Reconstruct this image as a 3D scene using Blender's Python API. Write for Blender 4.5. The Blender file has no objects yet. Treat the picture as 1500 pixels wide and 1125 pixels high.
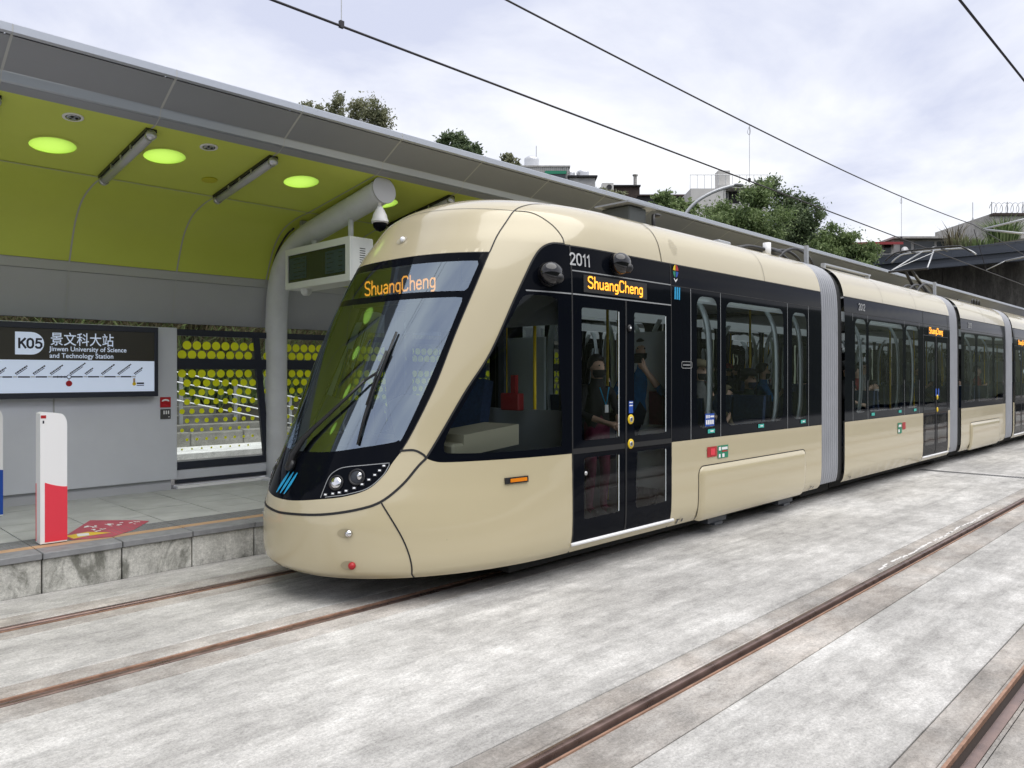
import bpy, bmesh, math, random
import numpy as np
from mathutils import Vector, Matrix
from mathutils.geometry import delaunay_2d_cdt
random.seed(7); rng = np.random.default_rng(7)
SC = bpy.context.scene
COL = SC.collection
PI = math.pi
# ---------------------------------------------------------------- camera (X runs along the tracks, Y towards the platform)
FPX = 1110.0; HY = 548.0
TH = math.atan((1843 - 750) / FPX); CT, ST = math.cos(TH), math.sin(TH); HC = 1.31 / CT
cam = bpy.data.cameras.new('camera'); camo = bpy.data.objects.new('camera', cam); COL.objects.link(camo)
camo.location = (0, 0, HC); camo.rotation_euler = (PI / 2, 0, TH - PI / 2)
cam.sensor_width = 36; cam.lens = FPX / 1500 * 36; cam.shift_y = -14.5 / 1500
cam.clip_start = .05; cam.clip_end = 3000
SC.camera = camo
# ---------------------------------------------------------------- overcast sky + soft sun
SUN_EL, SUN_AZ = math.radians(66), math.radians(-72)      # azimuth measured from +X towards +Y
wd = bpy.data.worlds.new('World'); SC.world = wd; wd.use_nodes = True
nt = wd.node_tree; nt.nodes.clear()
def wn(t, **k):
    n = nt.nodes.new(t)
    for a, b in k.items(): setattr(n, a, b)
    return n
wo = wn('ShaderNodeOutputWorld'); bg = wn('ShaderNodeBackground'); bg.inputs['Strength'].default_value = .1
sky = wn('ShaderNodeTexSky', sky_type='NISHITA', sun_disc=False, sun_elevation=SUN_EL, sun_rotation=PI / 2 - SUN_AZ)
tc = wn('ShaderNodeTexCoord'); sx = wn('ShaderNodeSeparateXYZ'); nt.links.new(tc.outputs['Generated'], sx.inputs[0])
# project the direction on a flat cloud deck so the clouds stretch towards the horizon
mx = wn('ShaderNodeMath', operation='MAXIMUM'); mx.inputs[1].default_value = 0.0; nt.links.new(sx.outputs[2], mx.inputs[0])
ad = wn('ShaderNodeMath', operation='ADD'); ad.inputs[1].default_value = .22; nt.links.new(mx.outputs[0], ad.inputs[0])
d1 = wn('ShaderNodeMath', operation='DIVIDE'); d2 = wn('ShaderNodeMath', operation='DIVIDE')
nt.links.new(sx.outputs[0], d1.inputs[0]); nt.links.new(ad.outputs[0], d1.inputs[1])
nt.links.new(sx.outputs[1], d2.inputs[0]); nt.links.new(ad.outputs[0], d2.inputs[1])
cb = wn('ShaderNodeCombineXYZ'); nt.links.new(d1.outputs[0], cb.inputs[0]); nt.links.new(d2.outputs[0], cb.inputs[1])
nz = wn('ShaderNodeTexNoise'); nz.inputs['Scale'].default_value = 1.35; nz.inputs['Detail'].default_value = 7; nz.inputs['Roughness'].default_value = .55
nz.inputs['Distortion'].default_value = .35
nt.links.new(cb.outputs[0], nz.inputs['Vector'])
cr = wn('ShaderNodeValToRGB'); nt.links.new(nz.outputs['Fac'], cr.inputs[0])
cr.color_ramp.elements[0].position = .36; cr.color_ramp.elements[0].color = (3.75, 3.95, 4.85, 1)
cr.color_ramp.elements[1].position = .62; cr.color_ramp.elements[1].color = (6.0, 6.05, 6.2, 1)
mxs = wn('ShaderNodeMix', data_type='RGBA'); mxs.inputs['Factor'].default_value = .96
nt.links.new(sky.outputs[0], mxs.inputs[6]); nt.links.new(cr.outputs[0], mxs.inputs[7])
nt.links.new(mxs.outputs[2], bg.inputs['Color']); nt.links.new(bg.outputs[0], wo.inputs[0])
sl = bpy.data.lights.new('sun', 'SUN'); sl.energy = 1.5; sl.angle = math.radians(70); sl.color = (1, .97, .92)
so = bpy.data.objects.new('sun', sl); COL.objects.link(so); so.location = (0, 0, 30)
sd = Vector((math.cos(SUN_EL) * math.cos(SUN_AZ), math.cos(SUN_EL) * math.sin(SUN_AZ), math.sin(SUN_EL)))
so.rotation_euler = sd.to_track_quat('Z', 'Y').to_euler()
vs = SC.view_settings; vs.view_transform = 'Standard'; vs.look = 'None'; vs.exposure = .92; vs.gamma = 1; vs.use_curve_mapping = False
SC.cycles.max_bounces = 8; SC.cycles.transparent_max_bounces = 24; SC.cycles.glossy_bounces = 4; SC.cycles.transmission_bounces = 6
SC.cycles.caustics_reflective = False; SC.cycles.caustics_refractive = False
# ---------------------------------------------------------------- pixel -> place
def ray(x, y):
    u = (x - 750) / FPX; return (CT + u * ST, ST - u * CT, -(y - HY) / FPX)
def onY(x, y, Y): r = ray(x, y); t = Y / r[1]; return Vector((r[0] * t, Y, HC + r[2] * t))
def onX(x, y, X): r = ray(x, y); t = X / r[0]; return Vector((X, r[1] * t, HC + r[2] * t))
def onZ(x, y, z): r = ray(x, y); t = (z - HC) / r[2]; return Vector((r[0] * t, r[1] * t, z))
def at(x, y, d): r = ray(x, y); return Vector((r[0] * d, r[1] * d, HC + r[2] * d))
# ---------------------------------------------------------------- materials
MATS = {}
def _new(name):
    m = bpy.data.materials.new(name); m.use_nodes = True; MATS[name] = m
    n = m.node_tree; return m, n, n.nodes['Principled BSDF'], n.nodes['Material Output']
def M(name, col, rough=.5, metal=0., var=0., vscale=4., bump=0., bscale=60., coat=0., spec=.5, emit=None, estr=0., rvar=0.):
    m, n, b, o = _new(name)
    b.inputs['Base Color'].default_value = (*col, 1); b.inputs['Roughness'].default_value = rough
    b.inputs['Metallic'].default_value = metal; b.inputs['Coat Weight'].default_value = coat; b.inputs['Coat Roughness'].default_value = .04
    b.inputs['Specular IOR Level'].default_value = spec
    if emit: b.inputs['Emission Color'].default_value = (*emit, 1); b.inputs['Emission Strength'].default_value = estr
    if var or bump or rvar:
        g = n.nodes.new('ShaderNodeNewGeometry')
    if var or rvar:
        t = n.nodes.new('ShaderNodeTexNoise'); t.inputs['Scale'].default_value = vscale; t.inputs['Detail'].default_value = 6; t.inputs['Roughness'].default_value = .6
        n.links.new(g.outputs['Position'], t.inputs['Vector'])
    if var:
        r = n.nodes.new('ShaderNodeValToRGB'); n.links.new(t.outputs['Fac'], r.inputs[0])
        r.color_ramp.elements[0].position = .3; r.color_ramp.elements[1].position = .7
        r.color_ramp.elements[0].color = tuple(max(0, c * (1 - var)) for c in col) + (1,)
        r.color_ramp.elements[1].color = tuple(min(1, c * (1 + var)) for c in col) + (1,)
        n.links.new(r.outputs[0], b.inputs['Base Color'])
    if rvar:
        mr = n.nodes.new('ShaderNodeMapRange'); n.links.new(t.outputs['Fac'], mr.inputs[0])
        mr.inputs[1].default_value = .3; mr.inputs[2].default_value = .7; mr.inputs[3].default_value = max(0, rough - rvar); mr.inputs[4].default_value = min(1, rough + rvar)
        n.links.new(mr.outputs[0], b.inputs['Roughness'])
    if bump:
        t2 = n.nodes.new('ShaderNodeTexNoise'); t2.inputs['Scale'].default_value = bscale; t2.inputs['Detail'].default_value = 4
        n.links.new(g.outputs['Position'], t2.inputs['Vector'])
        bp = n.nodes.new('ShaderNodeBump'); bp.inputs['Strength'].default_value = bump; bp.inputs['Distance'].default_value = .01 if bscale > 5 else .06
        n.links.new(t2.outputs['Fac'], bp.inputs['Height']); n.links.new(bp.outputs[0], b.inputs['Normal'])
    return m
def ramp(n, src, stops):
    r = n.nodes.new('ShaderNodeValToRGB'); n.links.new(src, r.inputs[0]); e = r.color_ramp.elements
    while len(e) < len(stops): e.new(.5)
    for k, (p, c) in enumerate(stops): e[k].position = p; e[k].color = (*c, 1)
    return r
def noise(n, vec, scale, detail=6, rough=.6, dist=0.):
    t = n.nodes.new('ShaderNodeTexNoise'); t.inputs['Scale'].default_value = scale; t.inputs['Detail'].default_value = detail
    t.inputs['Roughness'].default_value = rough; t.inputs['Distortion'].default_value = dist; n.links.new(vec, t.inputs['Vector']); return t
def mixc(n, fac, a, b, mode='MIX'):
    x = n.nodes.new('ShaderNodeMix'); x.data_type = 'RGBA'; x.blend_type = mode
    for k, v in ((0, fac), (6, a), (7, b)):
        if isinstance(v, (int, float)): x.inputs[k].default_value = v
        elif isinstance(v, tuple): x.inputs[k].default_value = (*v, 1)
        else: n.links.new(v, x.inputs[k])
    return x.outputs[2]
def mapping(n, vec, scale):
    mp = n.nodes.new('ShaderNodeMapping'); mp.inputs['Scale'].default_value = scale; n.links.new(vec, mp.inputs['Vector']); return mp.outputs[0]
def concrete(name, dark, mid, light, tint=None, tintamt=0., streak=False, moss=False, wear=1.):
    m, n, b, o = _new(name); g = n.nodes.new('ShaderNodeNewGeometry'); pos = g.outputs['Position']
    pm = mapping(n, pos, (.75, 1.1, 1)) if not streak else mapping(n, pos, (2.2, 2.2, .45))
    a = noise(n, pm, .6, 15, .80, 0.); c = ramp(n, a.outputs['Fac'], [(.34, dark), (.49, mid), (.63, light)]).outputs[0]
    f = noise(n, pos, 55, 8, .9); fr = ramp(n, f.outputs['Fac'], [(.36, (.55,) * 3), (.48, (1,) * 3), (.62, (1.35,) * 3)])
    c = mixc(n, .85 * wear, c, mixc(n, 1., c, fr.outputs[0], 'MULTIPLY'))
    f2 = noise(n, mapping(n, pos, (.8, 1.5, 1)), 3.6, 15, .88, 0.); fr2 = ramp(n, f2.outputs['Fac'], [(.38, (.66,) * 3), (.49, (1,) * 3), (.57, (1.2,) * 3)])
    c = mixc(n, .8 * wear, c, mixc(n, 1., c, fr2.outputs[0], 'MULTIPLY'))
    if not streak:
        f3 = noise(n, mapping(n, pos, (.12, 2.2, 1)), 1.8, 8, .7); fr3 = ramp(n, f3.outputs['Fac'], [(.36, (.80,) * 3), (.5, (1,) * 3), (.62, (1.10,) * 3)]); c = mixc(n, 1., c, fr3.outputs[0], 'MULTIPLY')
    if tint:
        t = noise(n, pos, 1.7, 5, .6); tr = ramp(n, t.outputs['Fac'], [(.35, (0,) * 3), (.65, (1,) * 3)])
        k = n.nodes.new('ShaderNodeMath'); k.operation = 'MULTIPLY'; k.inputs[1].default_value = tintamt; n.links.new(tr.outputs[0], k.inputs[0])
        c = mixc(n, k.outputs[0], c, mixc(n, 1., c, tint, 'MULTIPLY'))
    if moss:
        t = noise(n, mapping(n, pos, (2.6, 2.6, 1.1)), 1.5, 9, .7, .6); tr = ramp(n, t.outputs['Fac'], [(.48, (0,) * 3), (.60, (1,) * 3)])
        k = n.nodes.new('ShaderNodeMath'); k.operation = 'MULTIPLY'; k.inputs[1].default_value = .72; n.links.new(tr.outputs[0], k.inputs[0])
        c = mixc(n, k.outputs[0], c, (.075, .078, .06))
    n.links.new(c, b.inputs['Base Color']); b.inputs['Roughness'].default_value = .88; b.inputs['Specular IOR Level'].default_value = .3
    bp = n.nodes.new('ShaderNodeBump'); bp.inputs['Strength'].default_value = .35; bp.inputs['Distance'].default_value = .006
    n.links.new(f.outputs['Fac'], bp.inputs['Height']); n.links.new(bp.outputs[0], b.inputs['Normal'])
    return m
def glass(name, tint, ior=1.5, gl=(1, 1, 1), rough=0.0, ripple=0.):
    m, n, b, o = _new(name); n.nodes.remove(b)
    tr = n.nodes.new('ShaderNodeBsdfTransparent'); tr.inputs[0].default_value = (*tint, 1)
    gs = n.nodes.new('ShaderNodeBsdfGlossy'); gs.inputs['Color'].default_value = (*gl, 1); gs.inputs['Roughness'].default_value = rough
    fr = n.nodes.new('ShaderNodeFresnel'); fr.inputs['IOR'].default_value = ior
    mx = n.nodes.new('ShaderNodeMixShader'); n.links.new(fr.outputs[0], mx.inputs[0]); n.links.new(tr.outputs[0], mx.inputs[1]); n.links.new(gs.outputs[0], mx.inputs[2])
    if ripple:
        g = n.nodes.new('ShaderNodeNewGeometry'); t = noise(n, mapping(n, g.outputs['Position'], (1, 1, .8)), 1.6, 2, .5)
        bp = n.nodes.new('ShaderNodeBump'); bp.inputs['Strength'].default_value = ripple; bp.inputs['Distance'].default_value = .02
        n.links.new(t.outputs['Fac'], bp.inputs['Height']); n.links.new(bp.outputs[0], gs.inputs['Normal'])
    n.links.new(mx.outputs[0], o.inputs[0]); return m
def translucent(name, col):
    m, n, b, o = _new(name); n.nodes.remove(b)
    t = n.nodes.new('ShaderNodeBsdfTranslucent'); t.inputs[0].default_value = (*col, 1)
    d = n.nodes.new('ShaderNodeBsdfDiffuse'); d.inputs[0].default_value = (*col, 1)
    mx = n.nodes.new('ShaderNodeMixShader'); mx.inputs[0].default_value = .25; n.links.new(t.outputs[0], mx.inputs[1]); n.links.new(d.outputs[0], mx.inputs[2])
    n.links.new(mx.outputs[0], o.inputs[0]); return m
def leafmat(name, a, bcol, c):
    m, n, b, o = _new(name); g = n.nodes.new('ShaderNodeNewGeometry')
    t = noise(n, g.outputs['Position'], 1.1, 3, .6)
    mm = n.nodes.new('ShaderNodeMath'); mm.operation = 'ADD'; n.links.new(t.outputs['Fac'], mm.inputs[0])
    k = n.nodes.new('ShaderNodeMath'); k.operation = 'MULTIPLY_ADD'; n.links.new(g.outputs['Random Per Island'], k.inputs[0]); k.inputs[1].default_value = .5; k.inputs[2].default_value = -.25
    n.links.new(k.outputs[0], mm.inputs[1])
    r = ramp(n, mm.outputs[0], [(.25, a), (.5, bcol), (.78, c)])
    n.links.new(r.outputs[0], b.inputs['Base Color']); b.inputs['Roughness'].default_value = .55; b.inputs['Specular IOR Level'].default_value = .3
    tl = n.nodes.new('ShaderNodeBsdfTranslucent'); n.links.new(r.outputs[0], tl.inputs[0])
    mx = n.nodes.new('ShaderNodeMixShader'); mx.inputs[0].default_value = .35; n.links.new(b.outputs[0], mx.inputs[1]); n.links.new(tl.outputs[0], mx.inputs[2])
    n.links.new(mx.outputs[0], o.inputs[0]); return m

m_beige = M('beige_paint', (.52, .452, .295), .26, coat=.7, bump=.06, bscale=1.6)
m_black = M('black_gloss_panel', (.004, .005, .008), .05, spec=.28)
m_black.node_tree.nodes['Principled BSDF'].inputs['IOR'].default_value = 1.18
m_pod = M('pod_gloss_black', (.005, .005, .007), .10, coat=.25)
m_blackmat = M('black_plastic', (.012, .012, .014), .42, bump=.1, bscale=200)
m_rubber = M('black_rubber', (.01, .01, .011), .6)
m_under = M('underframe_black', (.008, .008, .008), .8)
m_windsh = glass('windscreen_glass', (.62, .72, .78), 3.6, gl=(.74, .87, 1.), ripple=.02)
m_win = glass('tinted_window_glass', (.84, .90, .91), 1.32, ripple=.10)
m_doorglass = glass('door_window_glass', (.84, .89, .90), 1.32, ripple=.06)
m_clear = glass('clear_screen_glass', (.93, .96, .95), 1.3)
m_white = M('white_plastic', (.86, .86, .87), .35)
m_ltgrey = M('light_grey_interior', (.68, .74, .76), .5)
m_cove = M('lit_ceiling_strip', (.8, .85, .85), .5, emit=(.85, .95, 1.), estr=.06)
m_intgrey = M('interior_grey', (.30, .31, .32), .6)
m_floor = M('interior_floor', (.05, .05, .055), .6)
m_seat = M('seat_blue_fabric', (.02, .04, .10), .8, var=.3, vscale=30)
m_dash = M('dash_cream', (.42, .38, .28), .55)
m_dashdark = M('dash_dark', (.03, .035, .045), .5)
m_red = M('red_enamel', (.42, .015, .020), .35)
m_redp = M('red_print', (.78, .045, .075), .4)
m_blue = M('blue_print', (.01, .07, .38), .4)
m_cyan = M('cyan_logo', (.01, .33, .62), .4)
m_yellow = M('yellow_print', (.80, .55, .01), .4)
m_green = M('green_print', (.01, .22, .12), .4)
m_teal = M('teal_print', (.05, .45, .38), .4)
m_silver = M('silver_letters', (.55, .55, .55), .35, metal=.6)
m_chrome = M('chrome', (.7, .7, .72), .15, metal=1.)
m_alu = M('brushed_aluminium', (.52, .53, .55), .35, metal=.7)
m_lens = M('lamp_lens', (.85, .87, .9), .08, spec=.8, coat=1)
m_orange = M('amber_lens', (.75, .22, .01), .2, coat=.5)
m_led = M('led_amber', (.9, .35, .02), .5, emit=(1., .38, .03), estr=.9)
m_ledbg = M('led_board', (.012, .011, .010), .45)
m_bellow = M('bellows_grey', (.36, .37, .40), .5, var=.06, vscale=3)
m_bellowd = M('bellows_fold', (.025, .025, .03), .7)
m_conc = concrete('slab_concrete', (.29, .282, .27), (.425, .415, .398), (.60, .59, .57))
m_conc2 = concrete('rail_strip_concrete', (.21, .198, .185), (.345, .328, .308), (.53, .512, .488), tint=(.93, .86, .80), tintamt=.65)
m_ground = concrete('ground_concrete', (.10, .10, .095), (.17, .165, .16), (.25, .24, .23))
m_face = concrete('platform_face_concrete', (.30, .295, .27), (.52, .515, .48), (.68, .67, .63), streak=True, moss=True)
m_coping = M('coping_granite', (.24, .245, .255), .7, var=.18, vscale=9, bump=.15, bscale=120)
m_tile = M('platform_tile', (.46, .47, .465), .75, var=.14, vscale=3.5, bump=.15, bscale=120, rvar=.1)
m_tact = M('tactile_grey', (.19, .195, .20), .75, var=.15, vscale=12)
m_line = M('orange_line_tile', (.50, .32, .19), .7, var=.12, vscale=8)
m_limewash = M('lime_wash', (.72, .71, .69), .9)
m_grout = M('grout_dark', (.10, .10, .10), .9)
m_steelrail = M('rail_steel', (.27, .19, .165), .32, metal=.75, var=.25, vscale=6, rvar=.1)
m_rust = M('rail_rust', (.30, .175, .12), .7, var=.3, vscale=14, bump=.2)
m_groove = M('rail_groove', (.028, .018, .014), .85)
m_fascia = M('fascia_grey', (.29, .305, .34), .45, var=.06, vscale=.6, metal=.2)
m_lip = M('lip_aluminium', (.44, .47, .53), .35, metal=.4)
m_strip = M('trim_aluminium', (.42, .46, .52), .30, metal=.6)
m_lime = M('lime_ceiling_panel', (.60, .68, .105), .45, var=.05, vscale=.7)
m_joint = M('joint_grey', (.46, .47, .47), .5)
m_wallgrey = M('wall_panel_grey', (.62, .645, .70), .45, var=.05, vscale=1.2, metal=.15)
m_backgrey = M('back_panel_grey', (.45, .46, .485), .5, var=.05, vscale=.8)
m_column = M('column_grey_paint', (.62, .635, .67), .4, var=.08, vscale=3)
m_sky_disc = translucent('skylight_acrylic', (.52, .80, .13))
m_yel_disc = M('yellow_disc', (.50, .50, .02), .5)
m_frame = M('navy_frame', (.022, .026, .040), .4)
m_dot = M('yellow_dot_print', (.84, .87, .01), .5)
m_signbrown = M('sign_brown', (.045, .042, .033), .35)
m_signwhite = M('sign_backlit_white', (.62, .70, .84), .4, emit=(.62, .72, .92), estr=.18)
m_ink = M('ink_navy', (.015, .016, .03), .5)
m_housing = M('monitor_housing', (.74, .77, .74), .4)
m_screen = M('monitor_screen', (.010, .022, .022), .12, coat=.4)
m_screentxt = M('monitor_text', (.035, .065, .07), .4)
m_tube = M('tube_diffuser', (.42, .43, .44), .25, coat=.4)
m_wire = M('wire_dark', (.015, .013, .02), .5)
m_galv = M('galvanised_steel', (.42, .43, .44), .4, metal=.6)
m_bridge = M('bridge_steel', (.055, .065, .085), .5, var=.12, vscale=.5)
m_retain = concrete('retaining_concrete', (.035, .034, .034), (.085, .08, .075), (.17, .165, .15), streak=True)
m_road = concrete('back_road_surface', (.42, .41, .40), (.56, .55, .53), (.66, .65, .63))
m_kerb = concrete('back_kerb', (.10, .10, .085), (.19, .185, .165), (.27, .26, .24))
m_soil = M('hillside_soil', (.03, .027, .018), .95, var=.4, vscale=.6, bump=.6, bscale=6)
m_bark = M('bark', (.07, .055, .04), .9, var=.3, vscale=8)
m_leaf = leafmat('leaf_green', (.07, .11, .042), (.17, .24, .09), (.31, .385, .18))
m_leafd = leafmat('leaf_dark_green', (.05, .08, .04), (.12, .165, .08), (.21, .265, .14))
m_leafo = leafmat('leaf_olive', (.12, .135, .08), (.22, .235, .13), (.36, .36, .23))
m_straw = leafmat('dry_straw', (.05, .043, .026), (.12, .10, .06), (.26, .23, .15))
m_asph = concrete('asphalt_road', (.06, .058, .055), (.10, .098, .095), (.15, .145, .14))
m_skin = M('skin', (.62, .40, .29), .5)
m_hair = M('hair', (.012, .010, .010), .55)
# ---------------------------------------------------------------- geometry helpers
class G:
    def __init__(s): s.v = []; s.f = []; s.m = []; s.mi = 0
    def add(s, vs, fs):
        k = len(s.v); s.v += [tuple(p) for p in vs]
        for q in fs: s.f.append(tuple(i + k for i in q)); s.m.append(s.mi)
        return s
    def box(s, x0, x1, y0, y1, z0, z1, b=0.):
        if x0 > x1: x0, x1 = x1, x0
        if y0 > y1: y0, y1 = y1, y0
        if z0 > z1: z0, z1 = z1, z0
        if b <= 0:
            return s.add([(x0, y0, z0), (x1, y0, z0), (x1, y1, z0), (x0, y1, z0), (x0, y0, z1), (x1, y0, z1), (x1, y1, z1), (x0, y1, z1)],
                         [(0, 3, 2, 1), (4, 5, 6, 7), (0, 1, 5, 4), (1, 2, 6, 5), (2, 3, 7, 6), (3, 0, 4, 7)])
        bm = bmesh.new(); bmesh.ops.create_cube(bm, size=1)
        for v in bm.verts: v.co = Vector(((x0 + x1) / 2 + v.co.x * (x1 - x0), (y0 + y1) / 2 + v.co.y * (y1 - y0), (z0 + z1) / 2 + v.co.z * (z1 - z0)))
        bmesh.ops.bevel(bm, geom=bm.edges[:], offset=b, segments=1, affect='EDGES', profile=.5)
        bm.verts.index_update(); s.add([v.co[:] for v in bm.verts], [[v.index for v in f.verts] for f in bm.faces]); bm.free(); return s
    def obox(s, c, ax, ay, az):          # oriented box: centre + three half-axis vectors
        c, ax, ay, az = map(Vector, (c, ax, ay, az)); P = []
        for k in (-1, 1):
            for j in (-1, 1):
                for i in (-1, 1): P.append(c + ax * i + ay * j + az * k)
        return s.add(P, [(0, 2, 3, 1), (4, 5, 7, 6), (0, 1, 5, 4), (1, 3, 7, 5), (3, 2, 6, 7), (2, 0, 4, 6)])
    def tube(s, pts, r, n=8, cap=True):
        pts = [Vector(p) for p in pts]; rr = r if isinstance(r, (list, tuple)) else [r] * len(pts); L = []
        up = None
        for i, p in enumerate(pts):
            t = (pts[min(i + 1, len(pts) - 1)] - pts[max(i - 1, 0)]).normalized()
            if up is None: up = Vector((0, 0, 1)) if abs(t.z) < .9 else Vector((1, 0, 0))
            a = t.cross(up).normalized(); b = a.cross(t).normalized(); up = b
            L.append([p + (a * math.cos(2 * PI * k / n) + b * math.sin(2 * PI * k / n)) * rr[i] for k in range(n)])
        V = [q for l in L for q in l]; F = []
        for i in range(len(L) - 1):
            for k in range(n): F.append((i * n + k, i * n + (k + 1) % n, (i + 1) * n + (k + 1) % n, (i + 1) * n + k))
        if cap: F.append(tuple(range(n))[::-1]); F.append(tuple((len(L) - 1) * n + k for k in range(n)))
        return s.add(V, F)
    def prism(s, poly, o, ex, ey, ez, h):   # polygon in (ex,ey) from origin o, extruded h along ez
        o, ex, ey, ez = map(Vector, (o, ex, ey, ez)); n = len(poly)
        A = [o + ex * p[0] + ey * p[1] for p in poly]; B = [p + ez * h for p in A]
        return s.add(A + B, [tuple(range(n))[::-1], tuple(range(n, 2 * n))] + [(i, (i + 1) % n, n + (i + 1) % n, n + i) for i in range(n)])
    def sweepX(s, prof, x0, x1, thick=0.):  # open profile [(y,z)] along X
        n = len(prof); A = [(x0, *p) for p in prof] + [(x1, *p) for p in prof]
        F = [(i, i + 1, n + i + 1, n + i) for i in range(n - 1)]
        if thick:
            N = []
            for i in range(n):
                a = prof[max(i - 1, 0)]; b = prof[min(i + 1, n - 1)]; d = Vector((b[0] - a[0], b[1] - a[1])).normalized(); N.append((-d.y, d.x))
            q = [(prof[i][0] + N[i][0] * thick, prof[i][1] + N[i][1] * thick) for i in range(n)]
            A += [(x0, *p) for p in q] + [(x1, *p) for p in q]
            F += [(2 * n + i + 1, 2 * n + i, 3 * n + i, 3 * n + i + 1) for i in range(n - 1)]
            F += [(i + 1, i, 2 * n + i, 2 * n + i + 1) for i in range(n - 1)] + [(n + i, n + i + 1, 3 * n + i + 1, 3 * n + i) for i in range(n - 1)]
            F += [(0, n, 3 * n, 2 * n), (n - 1, 3 * n - 1, 4 * n - 1, 2 * n - 1)]
        return s.add(A, F)
    def disc(s, c, ex, ey, r, n=20, r2=None):
        c, ex, ey = map(Vector, (c, ex, ey)); return s.add([c + ex * (r * math.cos(2 * PI * k / n)) + ey * ((r2 or r) * math.sin(2 * PI * k / n)) for k in range(n)], [tuple(range(n))])
    def lathe(s, prof, c, ax=(0, 0, 1), n=16):  # prof [(r,h)]
        ax = Vector(ax).normalized(); ex = ax.orthogonal().normalized(); ey = ax.cross(ex); c = Vector(c); V = []; F = []
        for r, h in prof: V += [c + ax * h + (ex * math.cos(2 * PI * k / n) + ey * math.sin(2 * PI * k / n)) * r for k in range(n)]
        for i in range(len(prof) - 1):
            for k in range(n): F.append((i * n + k, i * n + (k + 1) % n, (i + 1) * n + (k + 1) % n, (i + 1) * n + k))
        F.append(tuple(range(n))[::-1]); F.append(tuple((len(prof) - 1) * n + k for k in range(n)))
        return s.add(V, F)
    def ell(s, c, r, n=16, m=10):
        c = Vector(c); V = []; F = []
        for j in range(m + 1):
            p = PI * j / m
            for k in range(n): q = 2 * PI * k / n; V.append(c + Vector((r[0] * math.sin(p) * math.cos(q), r[1] * math.sin(p) * math.sin(q), r[2] * math.cos(p))))
        for j in range(m):
            for k in range(n): F.append((j * n + k, (j + 1) * n + k, (j + 1) * n + (k + 1) % n, j * n + (k + 1) % n))
        return s.add(V, F)
    def quad(s, a, b, c, d): return s.add([a, b, c, d], [(0, 1, 2, 3)])
    def mesh(s, name, mats, smooth=False):
        me = bpy.data.meshes.new(name); me.from_pydata(s.v, [], s.f)
        for m in (mats if isinstance(mats, (list, tuple)) else [mats]): me.materials.append(m)
        if s.mi: me.polygons.foreach_set('material_index', s.m)
        me.validate()
        if smooth: me.shade_smooth() if smooth is True else me.shade_smooth()
        if smooth == 'auto':
            bm = bmesh.new(); bm.from_mesh(me)
            for e in bm.edges: e.smooth = not (len(e.link_faces) == 2 and e.calc_face_angle(0) > .7)
            bm.to_mesh(me); bm.free()
        return me
def tag(o, label=None, cat=None, group=None, kind=None):
    if label: o['label'] = label
    if cat: o['category'] = cat
    if group: o['group'] = group
    if kind: o['kind'] = kind
    return o
def link(name, data, parent=None):
    o = bpy.data.objects.new(name, data); COL.objects.link(o)
    if parent:
        o.parent = parent
        if parent.type == 'EMPTY': o.matrix_parent_inverse = Matrix.Translation(-Vector(parent.location))
    return o
def root(name, label, cat, loc, group=None):
    o = bpy.data.objects.new(name, None); COL.objects.link(o); o.location = loc; o.empty_display_size = .1
    return tag(o, label, cat, group)
def part(name, g, mats, parent, smooth=False, label=None):
    o = link(name, g if isinstance(g, bpy.types.Mesh) else g.mesh(name, mats, smooth), parent)
    if label: o['label'] = label
    return o
def thing(name, g, mats, label, cat, group=None, smooth=False): return tag(part(name, g, mats, None, smooth), label, cat, group)
def struct(name, g, mats, smooth=False, parent=None):
    o = part(name, g, mats, parent, smooth)
    if not parent: o['kind'] = 'structure'
    return o
def copy_tree(o, parent=None, basis=None):
    c = o.copy(); COL.objects.link(c); c.parent = parent
    for ch in o.children: copy_tree(ch, c)
    return c
def text_mesh(s, size, font=None, bold=0., align='LEFT', ext=0., sx=1., shear=0.):
    cu = bpy.data.curves.new('text', 'FONT'); cu.body = s; cu.size = size; cu.align_x = align; cu.extrude = ext; cu.offset = bold; cu.resolution_u = 3; cu.shear = shear
    o = bpy.data.objects.new('text', cu); COL.objects.link(o)
    dg = bpy.context.evaluated_depsgraph_get(); me = bpy.data.meshes.new_from_object(o.evaluated_get(dg))
    bpy.data.objects.remove(o); bpy.data.curves.remove(cu)
    if sx != 1:
        for v in me.vertices: v.co.x *= sx
    return me
def put_text(name, s, size, mat, parent, origin, ex, ey, **k):
    me = text_mesh(s, size, **k); ex = Vector(ex).normalized(); ey = Vector(ey).normalized(); n = ex.cross(ey); o = Vector(origin)
    for v in me.vertices: v.co = o + ex * v.co.x + ey * v.co.y + n * v.co.z
    me.materials.clear(); me.materials.append(mat)
    return part(name, me, mat, parent)
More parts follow.
